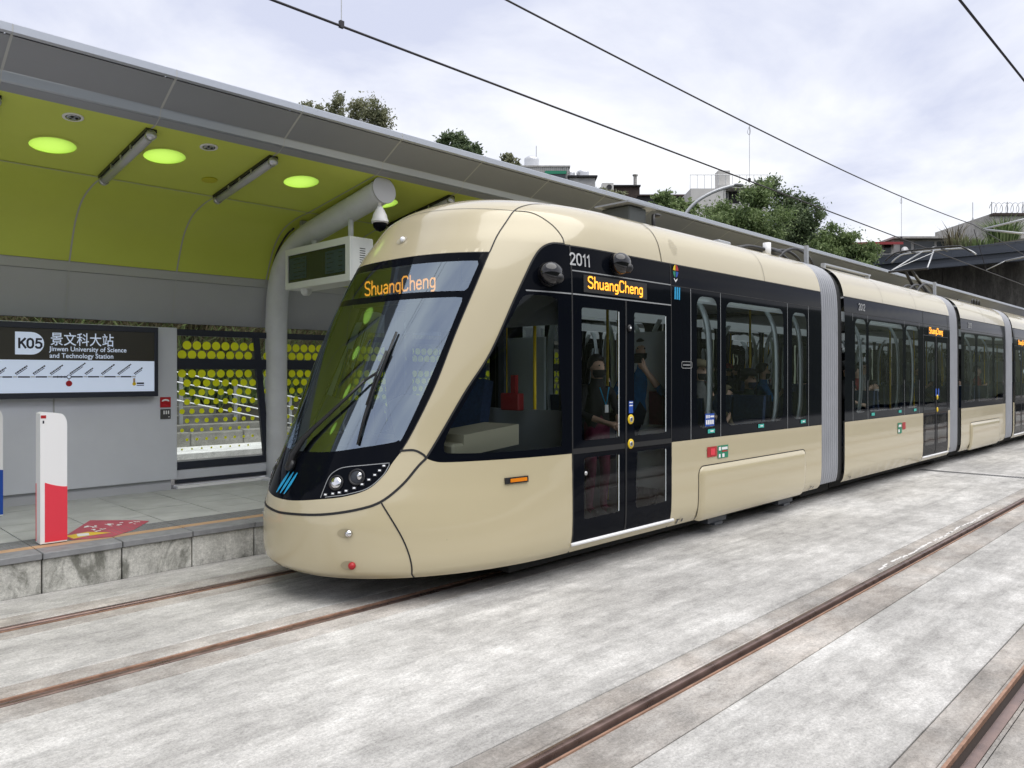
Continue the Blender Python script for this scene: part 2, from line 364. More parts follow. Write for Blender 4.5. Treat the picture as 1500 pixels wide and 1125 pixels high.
# monoline lettering for numbers and lamp displays: strokes on a unit grid
STROKES = {'S': (.80, [[(.62, .85), (.5, .98), (.2, .98), (.06, .86), (.06, .66), (.18, .54), (.48, .46), (.62, .34), (.62, .14), (.5, .02), (.18, .02), (.04, .14)]]),
 'h': (.68, [[(.06, 0), (.06, 1)], [(.06, .42), (.2, .6), (.38, .6), (.5, .48), (.5, 0)]]), 'u': (.68, [[(.06, .6), (.06, .14), (.18, .02), (.34, .02), (.5, .16)], [(.5, .6), (.5, 0)]]),
 'a': (.68, [[(.1, .55), (.2, .61), (.38, .61), (.5, .5), (.5, 0)], [(.5, .36), (.2, .34), (.06, .24), (.06, .12), (.16, .02), (.34, .02), (.5, .14)]]), 'n': (.68, [[(.06, .6), (.06, 0)], [(.06, .42), (.2, .6), (.38, .6), (.5, .48), (.5, 0)]]),
 'g': (.68, [[(.5, .6), (.5, -.1), (.38, -.22), (.14, -.22)], [(.5, .48), (.38, .6), (.18, .6), (.06, .48), (.06, .16), (.18, .04), (.38, .04), (.5, .16)]]), 'C': (.84, [[(.66, .82), (.54, .98), (.2, .98), (.06, .84), (.06, .16), (.2, .02), (.54, .02), (.66, .18)]]),
 'e': (.68, [[(.06, .32), (.5, .32), (.5, .48), (.38, .6), (.18, .6), (.06, .48), (.06, .14), (.18, .02), (.4, .02), (.5, .1)]]), '2': (.74, [[(.05, .78), (.14, .94), (.28, .98), (.44, .95), (.56, .82), (.54, .64), (.05, .04), (.05, .02), (.58, .02)]]),
 '0': (.76, [[(.3, .98), (.14, .92), (.05, .74), (.05, .26), (.14, .08), (.3, .02), (.46, .08), (.55, .26), (.55, .74), (.46, .92), (.3, .98)]]), '1': (.5, [[(.06, .78), (.26, .97), (.26, 0)]]),
 '3': (.74, [[(.06, .84), (.18, .98), (.44, .98), (.55, .86), (.55, .64), (.44, .53), (.24, .53)], [(.44, .53), (.57, .4), (.57, .14), (.44, .02), (.16, .02), (.04, .16)]]),
 'K': (.76, [[(.07, 0), (.07, 1)], [(.6, 1), (.09, .42)], [(.26, .60), (.64, 0)]]), '5': (.74, [[(.54, .98), (.14, .98), (.09, .54), (.24, .62), (.40, .60), (.55, .46), (.56, .2), (.42, .03), (.18, .02), (.04, .16)]])}
def put_strokes(name, s, cap, wd, mat, parent, origin, ex, ey, sx=1.):
    ex = Vector(ex).normalized(); ey = Vector(ey).normalized(); n = ex.cross(ey); o = Vector(origin); x = 0.; g = G(); k = 0
    for ch in s:
        adv, st = STROKES[ch]
        for pl in st:
            k += 1; P = [Vector(((x + p[0]) * cap * sx, p[1] * cap)) for p in pl]; L, R = [], []
            for i, p in enumerate(P):
                a = (p - P[i - 1]).normalized() if i else (P[1] - p).normalized(); b = (P[i + 1] - p).normalized() if i < len(P) - 1 else a
                m_ = Vector((-(a.y + b.y), a.x + b.x)); m_.normalize(); c = max(.6, m_.dot(Vector((-a.y, a.x)))); q = m_ * (wd / 2 / c); e = (a * -wd * .3) if not i else ((a * wd * .3) if i == len(P) - 1 else Vector((0, 0)))
                L.append(p + q + e); R.append(p - q + e)
            m = len(P); z = n * (.0002 * (k % 3)); g.add([o + ex * p.x + ey * p.y + z for p in R + L], [(i, i + 1, m + i + 1, m + i) for i in range(m - 1)])
        x += adv
    return part(name, g, mat, parent)
EX, EY, EZ = Vector((1, 0, 0)), Vector((0, 1, 0)), Vector((0, 0, 1))
def crom(P, n=8):
    P = [Vector(p) for p in P]; out = []
    for i in range(len(P) - 1):
        p0 = P[i - 1] if i else P[0] * 2 - P[1]; p1, p2 = P[i], P[i + 1]; p3 = P[i + 2] if i + 2 < len(P) else P[-1] * 2 - P[-2]
        for k in range(n):
            t = k / n; out.append(.5 * ((2 * p1) + (p2 - p0) * t + (2 * p0 - 5 * p1 + 4 * p2 - p3) * t * t + (3 * p1 - p0 - 3 * p2 + p3) * t ** 3))
    return out + [P[-1]]
def cdt(polys, grid, bound=None):
    """constrained triangulation of closed polygons + loose grid points -> verts (n,2), tris (m,3)"""
    V, E = [], []
    for poly in polys:
        k = len(V); V += [Vector((float(p[0]), float(p[1]))) for p in poly]; n = len(poly); E += [(k + i, k + (i + 1) % n) for i in range(n)]
    V += [Vector((float(p[0]), float(p[1]))) for p in grid]
    r = delaunay_2d_cdt(V, E, [], 0, 1e-5)
    vv = np.array([tuple(p) for p in r[0]]); ff = np.array([f for f in r[2] if len(f) == 3]); return vv, ff
def pip(poly, P):
    poly = np.asarray(poly, float); x, y = P[:, 0], P[:, 1]; ins = np.zeros(len(P), bool); j = len(poly) - 1
    for i in range(len(poly)):
        xi, yi, xj, yj = *poly[i], *poly[j]
        if yi != yj: ins ^= ((yi > y) != (yj > y)) & (x < (xj - xi) * (y - yi) / (yj - yi) + xi)
        j = i
    return ins
def dense(poly, step=.06, closed=True):
    out = []; n = len(poly)
    for i in range(n if closed else n - 1):
        a, b = poly[i], poly[(i + 1) % n]; L = math.hypot(b[0] - a[0], b[1] - a[1]); k = max(1, int(L / step))
        out += [(a[0] + (b[0] - a[0]) * t / k, a[1] + (b[1] - a[1]) * t / k) for t in range(k)]
    return out
def rrect(x0, x1, y0, y1, r, n=4):
    out = []
    for cx, cy, a in ((x1 - r, y0 + r, -PI / 2), (x1 - r, y1 - r, 0), (x0 + r, y1 - r, PI / 2), (x0 + r, y0 + r, PI)):
        out += [(cx + r * math.cos(a + PI / 2 * k / n), cy + r * math.sin(a + PI / 2 * k / n)) for k in range(n + 1)]
    return out
# ================================================================ ground, slabs, rails
YC, YC2 = 5.72, 1.717
g = G(); g.quad((-400, -400, -.03), (600, -400, -.03), (600, 400, -.03), (-400, 400, -.03)); ground = struct('ground', g, m_ground)
def slab(y0, y1, mat, k, step=60.):
    x = -8.0 - (k * 1.7) % 3.0; i = 0
    while x < 43.5:
        x1 = min(x + step, 43.9); g = G(); gp = .004
        g.box(x + .003, x1 - .003, y0 + gp, y1 - gp, -.028, 0, .004)
        o = part('concrete_slab', g, mat, ground); x = x1
rails_y = [(YC + .7175, 1), (YC - .7175, -1), (YC2 + .7175, 1), (YC2 - .7175, -1)]
bands = [(7.262, 6.74, 0), (6.74, 6.515, 1), (6.365, 6.19, 1), (6.19, 5.26, 0), (5.26, 5.075, 1), (4.925, 4.715, 1), (4.715, 2.69, 0),
         (2.69, 2.512, 1), (2.362, 2.09, 1), (2.09, 1.23, 0), (1.23, 1.072, 1), (.922, .70, 1), (.70, .19, 0)]
for k, (a, b, t) in enumerate(bands): slab(b, a, m_conc2 if t else m_conc, k)
rl = ['rusty grooved rail under the tram nearest the platform', 'rusty grooved rail under the tram on its outer side',
      'brown grooved rail running through the middle of the foreground', 'grooved rail in the bottom right corner of the view']
for (gy, sgn), lab in zip(rails_y, rl):
    r = root('tram_rail', lab, 'rail', (0, gy, 0), 'rails of the two tracks')
    def yy(d): return gy + sgn * d       # +d = field side
    X0, X1 = -12, 80
    g = G(); P = [(yy(.006), -.05), (yy(.0), -.012), (yy(.008), .003), (yy(.02), .006), (yy(.045), .006), (yy(.056), .0), (yy(.058), -.05)]
    g.sweepX(P if sgn > 0 else P, X0, X1); part('rail_head', g, m_steelrail, r, 'auto')
    g = G(); g.quad((X0, yy(.002), -.026), (X1, yy(.002), -.026), (X1, yy(-.042), -.026), (X0, yy(-.042), -.026)); part('groove', g, m_groove, r)
    g = G(); P = [(yy(-.040), -.05), (yy(-.041), .0), (yy(-.046), .002), (yy(-.056), .002), (yy(-.058), -.05)]; g.sweepX(P, X0, X1); part('guard_lip', g, m_rust, r)
    g = G(); g.quad((X0, yy(.058), -.004), (X1, yy(.058), -.004), (X1, yy(.078), -.004), (X0, yy(.078), -.004))
    g.quad((X0, yy(-.058), -.006), (X1, yy(-.058), -.006), (X1, yy(-.073), -.006), (X0, yy(-.073), -.006)); part('rail_edge_seal', g, m_conc2, r)
# chalky lime washed out along the middle rail
for q in range(26):
    x = 7.6 + q * .165 + random.uniform(-.05, .05); y = 2.548 + .008 * math.sin(q * .9) + random.uniform(-.008, .008); L = random.uniform(.06, .15); n_ = 9
    top = [(x + L * (t - .5) * 1.6, y + random.uniform(.004, .018)) for t in np.linspace(0, 1, n_)]; bot = [(x + L * (t - .5) * 1.6, y - random.uniform(.004, .018)) for t in np.linspace(1, 0, n_)]
    g = G(); g.add([(a, b, .0015) for a, b in bot[::-1] + top[::-1]], [tuple(range(2 * n_))]); part('lime_stain', g, m_limewash, ground)
# drain grate between the tracks
r = root('drain_grate', 'narrow steel drain grate laid across the concrete between the tracks', 'drain', (15.9, 3.8, 0))
g = G(); g.box(15.80, 15.815, 2.75, 4.65, -.004, .004); g.box(15.985, 16.0, 2.75, 4.65, -.004, .004); part('frame', g, m_galv, r)
g = G()
for k in range(47): y = 2.77 + k * .04; g.box(15.815, 15.985, y, y + .014, -.004, .003)
o = part('bars', g, m_galv, r); o['kind'] = 'stuff'
g = G(); g.quad((15.815, 2.75, .0008), (15.985, 2.75, .0008), (15.985, 4.65, .0008), (15.815, 4.65, .0008)); part('channel', g, m_groove, r)
# ================================================================ platforms
ZP = .34; JX = 1.761; ST_ = .628
def platform(name):
    base = G(); base.box(-12, 41, 7.30, 10.55, -.03, ZP - .012); pl = struct(name, base, m_grout)
    cop = {}; 
    x = JX - ST_ * 5; k = 0
    gm = G(); gm.box(.004, ST_ - .004, 0, .245, -.055, .0, .006); cm = gm.mesh('coping_stone', m_coping)
    gf = G(); gf.box(.006, ST_ - .006, 0, .06, -.29, 0, .006); fm = gf.mesh('face_block', m_face)
    gl = G(); gl.box(.003, ST_ - .003, 0, .118, -.01, .0); lm = gl.mesh('orange_line_tile', m_line)
    gt = G(); gt.box(.003, ST_ - .003, 0, .32, -.01, .0); tm = gt.mesh('tactile_tile', m_tact)
    gq = G(); gq.box(.005, ST_ - .005, .005, .425, -.012, .0); qm = gq.mesh('paving_tile', m_tile)
    def inst(n, me, loc):
        o = link(n, me, pl); o.location = loc; return o
    for k in range(60):
        xx = JX + ST_ * (k - 6)
        if xx > 40: break
        inst('coping_stone', cm, (xx, 7.235, ZP + .001 * (k % 3))); inst('face_block', fm, (xx, 7.262, ZP - .056))
        inst('orange_line_tile', lm, (xx, 7.484, ZP + .0005)); inst('tactile_tile', tm, (xx, 7.606, ZP))
        if k < 18:
            for j in range(5): inst('paving_tile', qm, (xx - (.31 if j % 2 else 0) * 0, 7.93 + j * .43, ZP + random.uniform(-.0015, .0015)))
    gr = G(); gr.box(JX + ST_ * 12, 40.5, 7.932, 10.10, ZP - .012, ZP - .001); part('paving_far', gr, m_tile, pl)
    gb = G()
    for i in range(150):
        for j in range(6):
            x = -1.5 + i * .0523; y = 7.632 + j * .0523
            gb.lathe([(.0125, 0), (.009, .0045)], (x, y, ZP), n=6)
    o = part('tactile_domes', gb, m_tact, pl); o['kind'] = 'stuff'
    return pl
plat = platform('platform')
def opp(o):   # the facing platform: the same, turned half round between the two tracks
    c = copy_tree(o); c.matrix_world = Matrix.Translation((36.0, 7.437, 0)) @ Matrix.Rotation(PI, 4, 'Z') @ Matrix.Translation(o.location); return c
# ================================================================ canopy
FL = [(7.42, 4.20), (8.95, 3.98)]
CURVE = crom([(8.95, 3.98), (9.28, 3.945), (9.62, 3.85), (9.86, 3.67), (10.0, 3.45), (10.12, 3.19)], 4); CURVE = [(p[0], p[1]) for p in CURVE]
can = root('platform_canopy', 'long curved station canopy with lime green ceiling and grey fascia', 'canopy', (18, 10.3, .34))
MOD = 1.26; XJ = 2.74
discs = {-1: 2.12 - XJ + MOD, 0: 3.08 - XJ, 1: 4.63 - XJ - MOD, 2: 5.90 - XJ - 2 * MOD}
discY = {-1: 8.36, 0: 8.10, 1: 8.05, 2: 8.2}
def ceil_z(y): return 4.20 - (y - 7.42) * .1438
for k in range(-5, 30):
    x0 = XJ + k * MOD; x1 = x0 + MOD; a, b = x0 + .005, x1 - .005
    g = G(); g.sweepX([(7.25, 4.585), (6.945, 4.578), (6.93, 4.57), (6.93, 4.512), (6.95, 4.50)], a, b, -.006); part('edge_lip', g, m_lip, can)
    g = G(); g.sweepX([(6.97, 4.498), (7.02, 4.470), (7.300, 4.318)], a, b, -.006); part('fascia_panel', g, m_fascia, can)
    g = G(); g.sweepX([(7.292, 4.322), (7.300, 4.312), (7.322, 4.248), (7.335, 4.238)], a, b, -.006); part('trim_strip', g, m_strip, can)
    g = G(); g.sweepX([(7.335, 4.236), (7.43, 4.196)], a, b, -.006); part('soffit', g, m_fascia, can)
    # flat ceiling panel with a round skylight hole
    dx = x0 + discs.get(k, .62); dy = discY.get(k, 8.15); R = .205
    circ = [(dx + R * math.cos(2 * PI * q / 32), dy + R * math.sin(2 * PI * q / 32)) for q in range(32)]
    V, F = cdt([[(a, 7.43), (b, 7.43), (b, 8.945), (a, 8.945)], circ], [])
    c = V[F].mean(1); F = F[~pip(circ, c)]
    g = G(); g.add([(p[0], p[1], ceil_z(p[1])) for p in V], F.tolist()); part('ceiling_panel', g, m_lime, can)
    g = G(); g.add([(p[0], p[1], ceil_z(p[1]) + .12) for p in V], F.tolist()); part('roof_sheet', g, m_fascia, can)
    g = G(); n = 32; pts = circ + circ; g.add([(p[0], p[1], ceil_z(p[1]) + (0 if i < n else .12)) for i, p in enumerate(pts)], [(i, (i + 1) % n, n + (i + 1) % n, n + i) for i in range(n)])
    part('skylight_well', g, m_lime, can)
    g = G(); g.add([(dx + (R + .028) * math.cos(2 * PI * q / 32), dy + (R + .028) * math.sin(2 * PI * q / 32), 0) for q in range(32)] + [(dx + (R - .004) * math.cos(2 * PI * q / 32), dy + (R - .004) * math.sin(2 * PI * q / 32), 0) for q in range(32)], [(i, (i + 1) % 32, 32 + (i + 1) % 32, 32 + i) for i in range(32)])
    g.v = [(p[0], p[1], ceil_z(p[1]) - .004) for p in g.v]; part('skylight_rim', g, m_lime, can)
    g = G(); g.add([(p[0], p[1], ceil_z(p[1]) + .004) for p in circ], [tuple(range(32))]); part('skylight', g, m_sky_disc, can)
    g = G(); g.sweepX(CURVE, a, b); part('curved_panel', g, m_lime, can, True)
    g = G(); g.sweepX([(10.118, 3.185), (10.128, 3.17), (10.145, 3.075)], a, b); part('band_panel', g, m_joint, can)
    g = G(); g.sweepX([(10.15, 3.07), (10.29, 2.52), (10.33, 2.52)], a, b); part('back_panel', g, m_backgrey, can)
    # joint battens
    g = G(); J = [(7.43, 4.194), (8.95, 3.975)] + [(p[0] - .003, p[1] - .004) for p in CURVE[1:]] + [(10.14, 3.07), (10.285, 2.52)]
    g.sweepX(J, x0 - .009, x0 + .009); part('joint_strip', g, m_joint, can)
    g = G(); g.sweepX([(6.925, 4.57), (6.925, 4.51), (7.02, 4.462), (7.295, 4.312), (7.32, 4.24), (7.425, 4.192)], x0 - .010, x0 + .010); part('fascia_joint', g, m_joint, can)
g = G(); g.sweepX([(8.945, 3.972), (8.96, 3.970)], -3.5, 40); part('ceiling_seam', g, m_joint, can)
g = G(); g.sweepX([(7.25, 4.59), (7.43, ceil_z(7.43) + .12)], -3.5, 40.5); g.sweepX([(8.945, ceil_z(8.945) + .12), (9.5, 4.05), (10.0, 3.9), (10.3, 3.5), (10.42, 2.52)], -3.5, 40.5); part('roof_back', g, m_fascia, can, True)
can2 = opp(can); can2['label'] = 'matching curved canopy over the facing platform, reflected in the tram'
pl2 = opp(plat); pl2.name = 'platform_facing'
# ---- tube lights under the joints
def tube_light(xj, label):
    t = root('tube_light', label, 'light', (xj, 8.2, ceil_z(8.2) - .03), 'sealed tube lights on the canopy ceiling')
    d = Vector((0, 1, -.1438)).normalized(); n = Vector((0, -.1438, -1)).normalized()
    A = Vector((xj, 7.53, ceil_z(7.53))); B = Vector((xj, 8.92, ceil_z(8.92))); L = (B - A).length
    g = G(); g.obox((A + B) / 2 + n * .018, (.05, 0, 0), d * (L / 2), n * .016); part('backing', g, m_blackmat, t)
    g = G(); g.tube([A + n * .062 + d * .03, B + n * .062 - d * .03], .044, 10); part('diffuser', g, m_tube, t, True)
    for s, P in ((1, A), (-1, B)):
        g = G(); g.tube([P + n * .06 + d * s * .0, P + n * .06 + d * s * .05], .05, 10); part('end_cap', g, m_alu, t, True)
    for q in (.3, .5, .7):
        g = G(); p = A + (B - A) * q; g.obox(p + n * .045, (.055, 0, 0), d * .012, n * .022); part('clip', g, m_alu, t)
tube_light(XJ - MOD, 'sealed tube light cut off by the left edge of the photo')
tube_light(XJ, 'sealed tube light on the lime ceiling above the station name sign')
tube_light(XJ + MOD, 'sealed tube light on the lime ceiling left of the curved column')
tube_light(XJ + 3 * MOD, 'sealed tube light just above the tram nose roof')
def downlight(px, py, label):
    r_ = ray(px, py); t = (4.20 + .1438 * 7.42 - HC) / (r_[2] + .1438 * r_[1]); p = Vector((r_[0] * t, r_[1] * t, HC + r_[2] * t)); n = Vector((0, -.1438, -1)).normalized()
    t = root('recessed_downlight', label, 'light', p, 'recessed downlights in the canopy ceiling')
    g = G(); g.lathe([(.088, 0), (.088, .008), (.066, .010), (.060, -.0)], p, n, 20); part('trim_ring', g, m_white, t, True)
    g = G(); g.lathe([(.062, .0106), (.045, .0110), (.02, .0125)], p, n, 16); part('reflector', g, m_chrome, t, True)
    for a in range(3):
        q = p + Vector((math.cos(a * 2.1) * .03, math.sin(a * 2.1) * .03, 0)); g = G(); g.ell(q + n * .013, (.014, .014, .008), 8, 6); part('bulb', g, m_blackmat, t, True)
downlight(107, 171, 'round recessed downlight nearest the left edge of the ceiling')
downlight(306, 215, 'round recessed downlight between the two tube lights')
r_ = ray(307, 263); t = (4.20 + .1438 * 7.42 - HC) / (r_[2] + .1438 * r_[1]); p = Vector((r_[0] * t, r_[1] * t, HC + r_[2] * t - .004))
g = G(); g.lathe([(.085, 0), (.085, .006), (.07, .008)], p, (0, -.1438, -1), 20); part('cover_disc', g, m_yel_disc, can)
# ================================================================ curved column, dome camera, display
def column(x, label):
    c = root('canopy_column', label, 'column', (x, 10.07, ZP), 'curved canopy columns')
    P = crom([(10.07, ZP + .02), (10.07, 2.0), (10.06, 2.7), (10.0, 3.08), (9.85, 3.37), (9.58, 3.58), (9.2, 3.72), (8.6, 3.84), (8.0, 3.945), (7.46, 4.04)], 6)
    g = G(); g.tube([(x, p[0], p[1]) for p in P], .152, 28); part('shaft', g, m_column, c, True)
    g = G(); d = Vector((0, -1, .157)).normalized(); g.lathe([(.165, 0), (.165, .018), (.15, .02)], Vector((x, 7.462, 4.04)) - d * .004, d, 28); part('end_cap', g, M('cap_grey', (.40, .41, .43), .45) if 'cap_grey' not in MATS else MATS['cap_grey'], c)
    for y in (7.62, 9.3):
        z = ceil_z(y); zt = 4.0 + (7.46 - y) * .157 + .13 if y < 9 else 3.80
        g = G(); g.box(x - .05, x + .05, y - .03, y + .03, zt - .05, z); part('bracket', g, m_galv, c)
    g = G(); Q = crom([(10.02, 3.3), (9.86, 3.56), (9.60, 3.76), (9.4, 3.83)], 5); g.tube([(x - .10, p[0], p[1]) for p in Q], .014, 6); part('conduit', g, m_blackmat, c, True)
    g = G(); g.lathe([(.26, 0), (.26, .02), (.17, .022)], (x, 10.07, ZP), (0, 0, 1), 28); part('base_plate', g, m_column, c)
    return c
column(5.39, 'thick grey curved steel column bending into a roof arm')
for q, w_ in ((1, 'second car'), (2, 'middle car'), (3, 'fourth car'), (4, 'tail car')): column(5.39 + q * 7.56, 'curved grey canopy column standing behind the %s of the tram' % w_)
# dome camera
cx = onX(559, 300, 5.30); cc = Vector((5.36, 7.50, 3.60))
c = root('dome_camera', 'white dome security camera hanging from the end of the column arm', 'camera', (5.36, 7.5, 3.545))
g = G(); g.lathe([(.022, .30), (.022, .40)], (5.36, 7.5, 3.545), n=10); part('stem', g, m_white, c, True)
g = G(); g.lathe([(.098, .10), (.103, .115), (.103, .135), (.092, .155), (.082, .20), (.055, .255), (.034, .29), (.030, .305)], (5.36, 7.5, 3.545), n=20); part('housing', g, m_white, c, True)
g = G(); g.lathe([(.01, .0), (.045, .012), (.075, .045), (.085, .085), (.086, .10)], (5.36, 7.5, 3.545), n=20); part('dome', g, m_black, c, True)
g = G(); g.lathe([(.1035, .108), (.1055, .112), (.1035, .118)], (5.36, 7.5, 3.545), n=20); part('ring', g, m_alu, c, True)
# passenger display
XD0, XD1, YD0, YD1, ZD0, ZD1 = 5.12, 5.45, 7.76, 9.30, 2.965, 3.50
d = root('passenger_display', 'pale grey box display hanging from the column arm with two screens', 'display', (5.28, 8.5, 2.96))
g = G(); g.box(XD0 + .012, XD1, YD0, YD1, ZD0, ZD1, .012); part('housing', g, m_housing, d)
g = G()
for y0, y1, z0, z1 in ((YD0, YD1, ZD1 - .085, ZD1), (YD0, YD1, ZD0, ZD0 + .085), (YD0, YD0 + .1, ZD0 + .085, ZD1 - .085), (YD1 - .06, YD1, ZD0 + .085, ZD1 - .085)): g.box(XD0 - .01, XD0 + .013, y0, y1, z0, z1)
part('bezel', g, m_housing, d)
g = G(); g.box(XD0 + .004, XD0 + .010, YD0 + .1, YD1 - .06, ZD0 + .085, ZD1 - .085); part('screen', g, m_screen, d)
yl = YD1 - .06; yr = YD0 + .1; w = yl - yr
for q0, q1, z0, z1 in ((.02, .33, 3.09, 3.37), (.66, .98, 3.09, 3.37)):
    g = G(); g.box(XD0 + .002, XD0 + .004, yl - w * q0, yl - w * q1, z0, z1); part('screen_panel', g, m_screentxt, d)
for q in range(5):
    g = G(); z = 3.35 - q * .055; g.box(XD0, XD0 + .002, yl - w * .10, yl - w * (.22 + .05 * (q % 2)), z - .008, z); g.box(XD0, XD0 + .002, yl - w * .27, yl - w * .31, z - .008, z); part('text_line', g, m_screen, d)
    g = G(); g.box(XD0, XD0 + .002, yl - w * .69, yl - w * (.76 + .04 * ((q + 1) % 2)), z - .02, z - .012); g.box(XD0, XD0 + .002, yl - w * .88, yl - w * .94, z - .02, z - .012); part('text_line', g, m_screen, d)
for q in range(7):
    g = G(); z = 3.36 - q * .028; g.box(XD0 + .13, XD0 + .21, YD0 - .002, YD0 + .001, z, z + .010); part('vent_slot', g, m_blackmat, d)
for y in (8.98, 8.12):
    zt = 3.985 + (7.46 - y) * .17
    g = G(); g.tube([(5.36, y, ZD1 - .01), (5.36, y, zt - .08)], .034, 12); part('hanger', g, m_column, d, True)
    g = G(); g.lathe([(.07, 0), (.07, .014)], (5.36, y, ZD1), n=12); part('hanger_flange', g, m_column, d)
g = G(); g.lathe([(.0, -.085), (.04, -.08), (.066, -.05), (.072, -.02), (.08, 0), (.08, .004)], (5.26, 9.02, ZD0 - .002), n=16); part('sensor_dome', g, m_housing, d, True)
# ================================================================ station name wall
w = root('station_wall', 'grey panelled wall cabinet under the canopy carrying the station sign', 'wall', (2, 10.1, ZP))
for x0, x1 in ((-3.1, -.48), (-.48, .83), (.83, 2.545), (2.545, 3.965)):
    g = G(); g.box(x0 + .005, x1 - .005, 10.0, 10.18, .475, 2.44, .006); part('wall_panel', g, m_wallgrey, w)
g = G(); g.box(-3.0, 3.90, 10.045, 10.15, ZP, .475); part('plinth', g, m_backgrey, w)
g = G()
for xj in (-.48, .83, 2.545): g.box(xj - .007, xj + .007, 9.996, 10.0, .48, 2.43)
part('joint_strip', g, m_joint, w)
YS = 9.885
s = root('station_sign', 'backlit station name sign K05 with a route map, brown above white', 'sign', (2.2, 9.95, 1.56))
def SX(px): return onY(px, 540, YS)[0]
xr = SX(231.5)
g = G(); g.box(-.9, xr, YS + .012, 9.998, 1.56, 2.425, .008); part('case', g, m_frame, s)
g = G()
for z0, z1 in ((1.56, 1.625), (2.36, 2.425)): g.box(-.9, xr, YS - .012, YS + .013, z0, z1, .004)
g.box(xr - .045, xr, YS - .011, YS + .013, 1.62, 2.365, .004); part('frame', g, m_frame, s)
zb = onY(100, 527.5, YS)[2]
g = G(); g.box(-.9, xr - .045, YS + .002, YS + .008, zb, 2.362); part('name_panel', g, m_signbrown, s)
g = G(); g.box(-.9, xr - .045, YS + .001, YS + .008, 1.622, zb - .002); part('map_panel', g, m_signwhite, s)
a = onY(22, 519, YS); b = onY(64.5, 487, YS); zc = (a.z + b.z) / 2; R = (b.z - a.z) / 2
poly = [(a.x, a.z), (b.x - R, a.z)] + [(b.x - R + R * math.cos(t), zc + R * math.sin(t)) for t in np.linspace(-PI / 2, PI / 2, 16)] + [(a.x, b.z)]
g = G(); g.prism(poly, (0, YS - .002, 0), EX, EZ, EY, .003); part('code_badge', g, m_signwhite, s)
put_strokes('code_text', 'K05', .104, .022, m_ink, s, (a.x + .032, YS - .004, zc - .052), EX, EZ, 1.04)
def sx_text(name, txt, px, py, hpx, mat, wpx=None, **k):
    p = onY(px, py, YS - .003); h = onY(px, py - hpx, YS).z - p.z
    me = text_mesh(txt, 1.0); ws = max(v.co.x for v in me.vertices) - min(v.co.x for v in me.vertices)
    size = h / .72
    sxx = 1.
    if wpx: sxx = (onY(px + wpx, py, YS).x - p.x) / (ws * size)
    return put_text(name, txt, size, mat, s, p, EX, EZ, sx=sxx, **k)
sx_text('station_name', '景文科大站', 73.5, 504, 15, m_signwhite, 92, bold=.001)
sx_text('station_name_english', 'Jinwen University of Science', 72.5, 514, 7.2, m_signwhite, 113, bold=.001)
sx_text('station_name_english', 'and Technology Station', 72.5, 524, 7.2, m_signwhite, 93, bold=.001)
zl = onY(100, 552, YS).z
g = G(); g.box(-.9, SX(197), YS - .001, YS + .001, zl - .008, zl + .008); part('route_line', g, m_ink, s)
for px in (-1, 22, 48, 73, 125, 149, 173, 196):
    g = G(); x = SX(px); g.box(x - .028, x + .028, YS - .003, YS + .001, zl - .012, zl + .014); part('stop_mark', g, m_signwhite, s)
    g = G(); g.box(x - .022, x + .022, YS - .004, YS - .003, zl - .007, zl + .010); part('stop_code', g, m_wallgrey, s)
for px, L in ((-4, .10), (23, .15), (49, .15), (74, .15), (103, .20), (125, .10), (149, .17), (173, .19), (197, .11)):
    e = Vector((.79, 0, .61)); n = Vector((-.61, 0, .79)); o = Vector((SX(px), YS - .002, zl + .03))
    g = G(); q = 0.
    while q < L:
        wq = random.uniform(.010, .026); g.add([o + e * q, o + e * (q + wq), o + e * (q + wq) + n * .016, o + e * q + n * .016], [(0, 1, 2, 3)])
        q += wq + .004
    q = 0.
    while q < L * .8:
        wq = random.uniform(.008, .018); a_ = o - n * .014; g.add([a_ + e * q, a_ + e * (q + wq), a_ + e * (q + wq) + n * .008, a_ + e * q + n * .008], [(0, 1, 2, 3)]); q += wq + .003
    part('stop_name', g, m_ink, s)
for px in (84.5, 89.5, 95):
    x = SX(px); g = G(); g.prism([(0, -.014), (.012, 0), (0, .014), (-.012, 0)], (x, YS - .003, zl), EX, EZ, EY, .002); part('arrow_mark', g, m_ink, s)
x = SX(101); g = G(); g.disc((x, YS - .003, zl), EX, EZ, .026, 20); part('stop_ring', g, m_ink, s)
g = G(); g.disc((x, YS - .004, zl), EX, EZ, .018, 20); part('stop_ring_centre', g, m_signwhite, s)
g = G(); g.box(x - .003, x + .003, YS - .0025, YS - .001, zl - .06, zl - .02); part('stop_stem', g, m_red, s)
g = G(); g.disc((x, YS - .003, zl - .078), EX, EZ, .034, 22); part('here_mark', g, m_red, s)
x = SX(196.5); g = G(); g.box(x - .012, x + .012, YS - .003, YS - .001, zl - .075, zl - .02); part('interchange_bar', g, m_line, s)
g = G(); g.disc((x, YS - .004, zl - .088), EX, EZ, .022, 14); part('interchange_mark', g, m_yellow, s)
g = G(); g.box(x + .03, x + .115, YS - .003, YS - .001, zl - .092, zl - .072); g.box(x + .03, x + .115, YS - .003, YS - .001, zl - .112, zl - .104); part('interchange_name', g, m_ink, s)
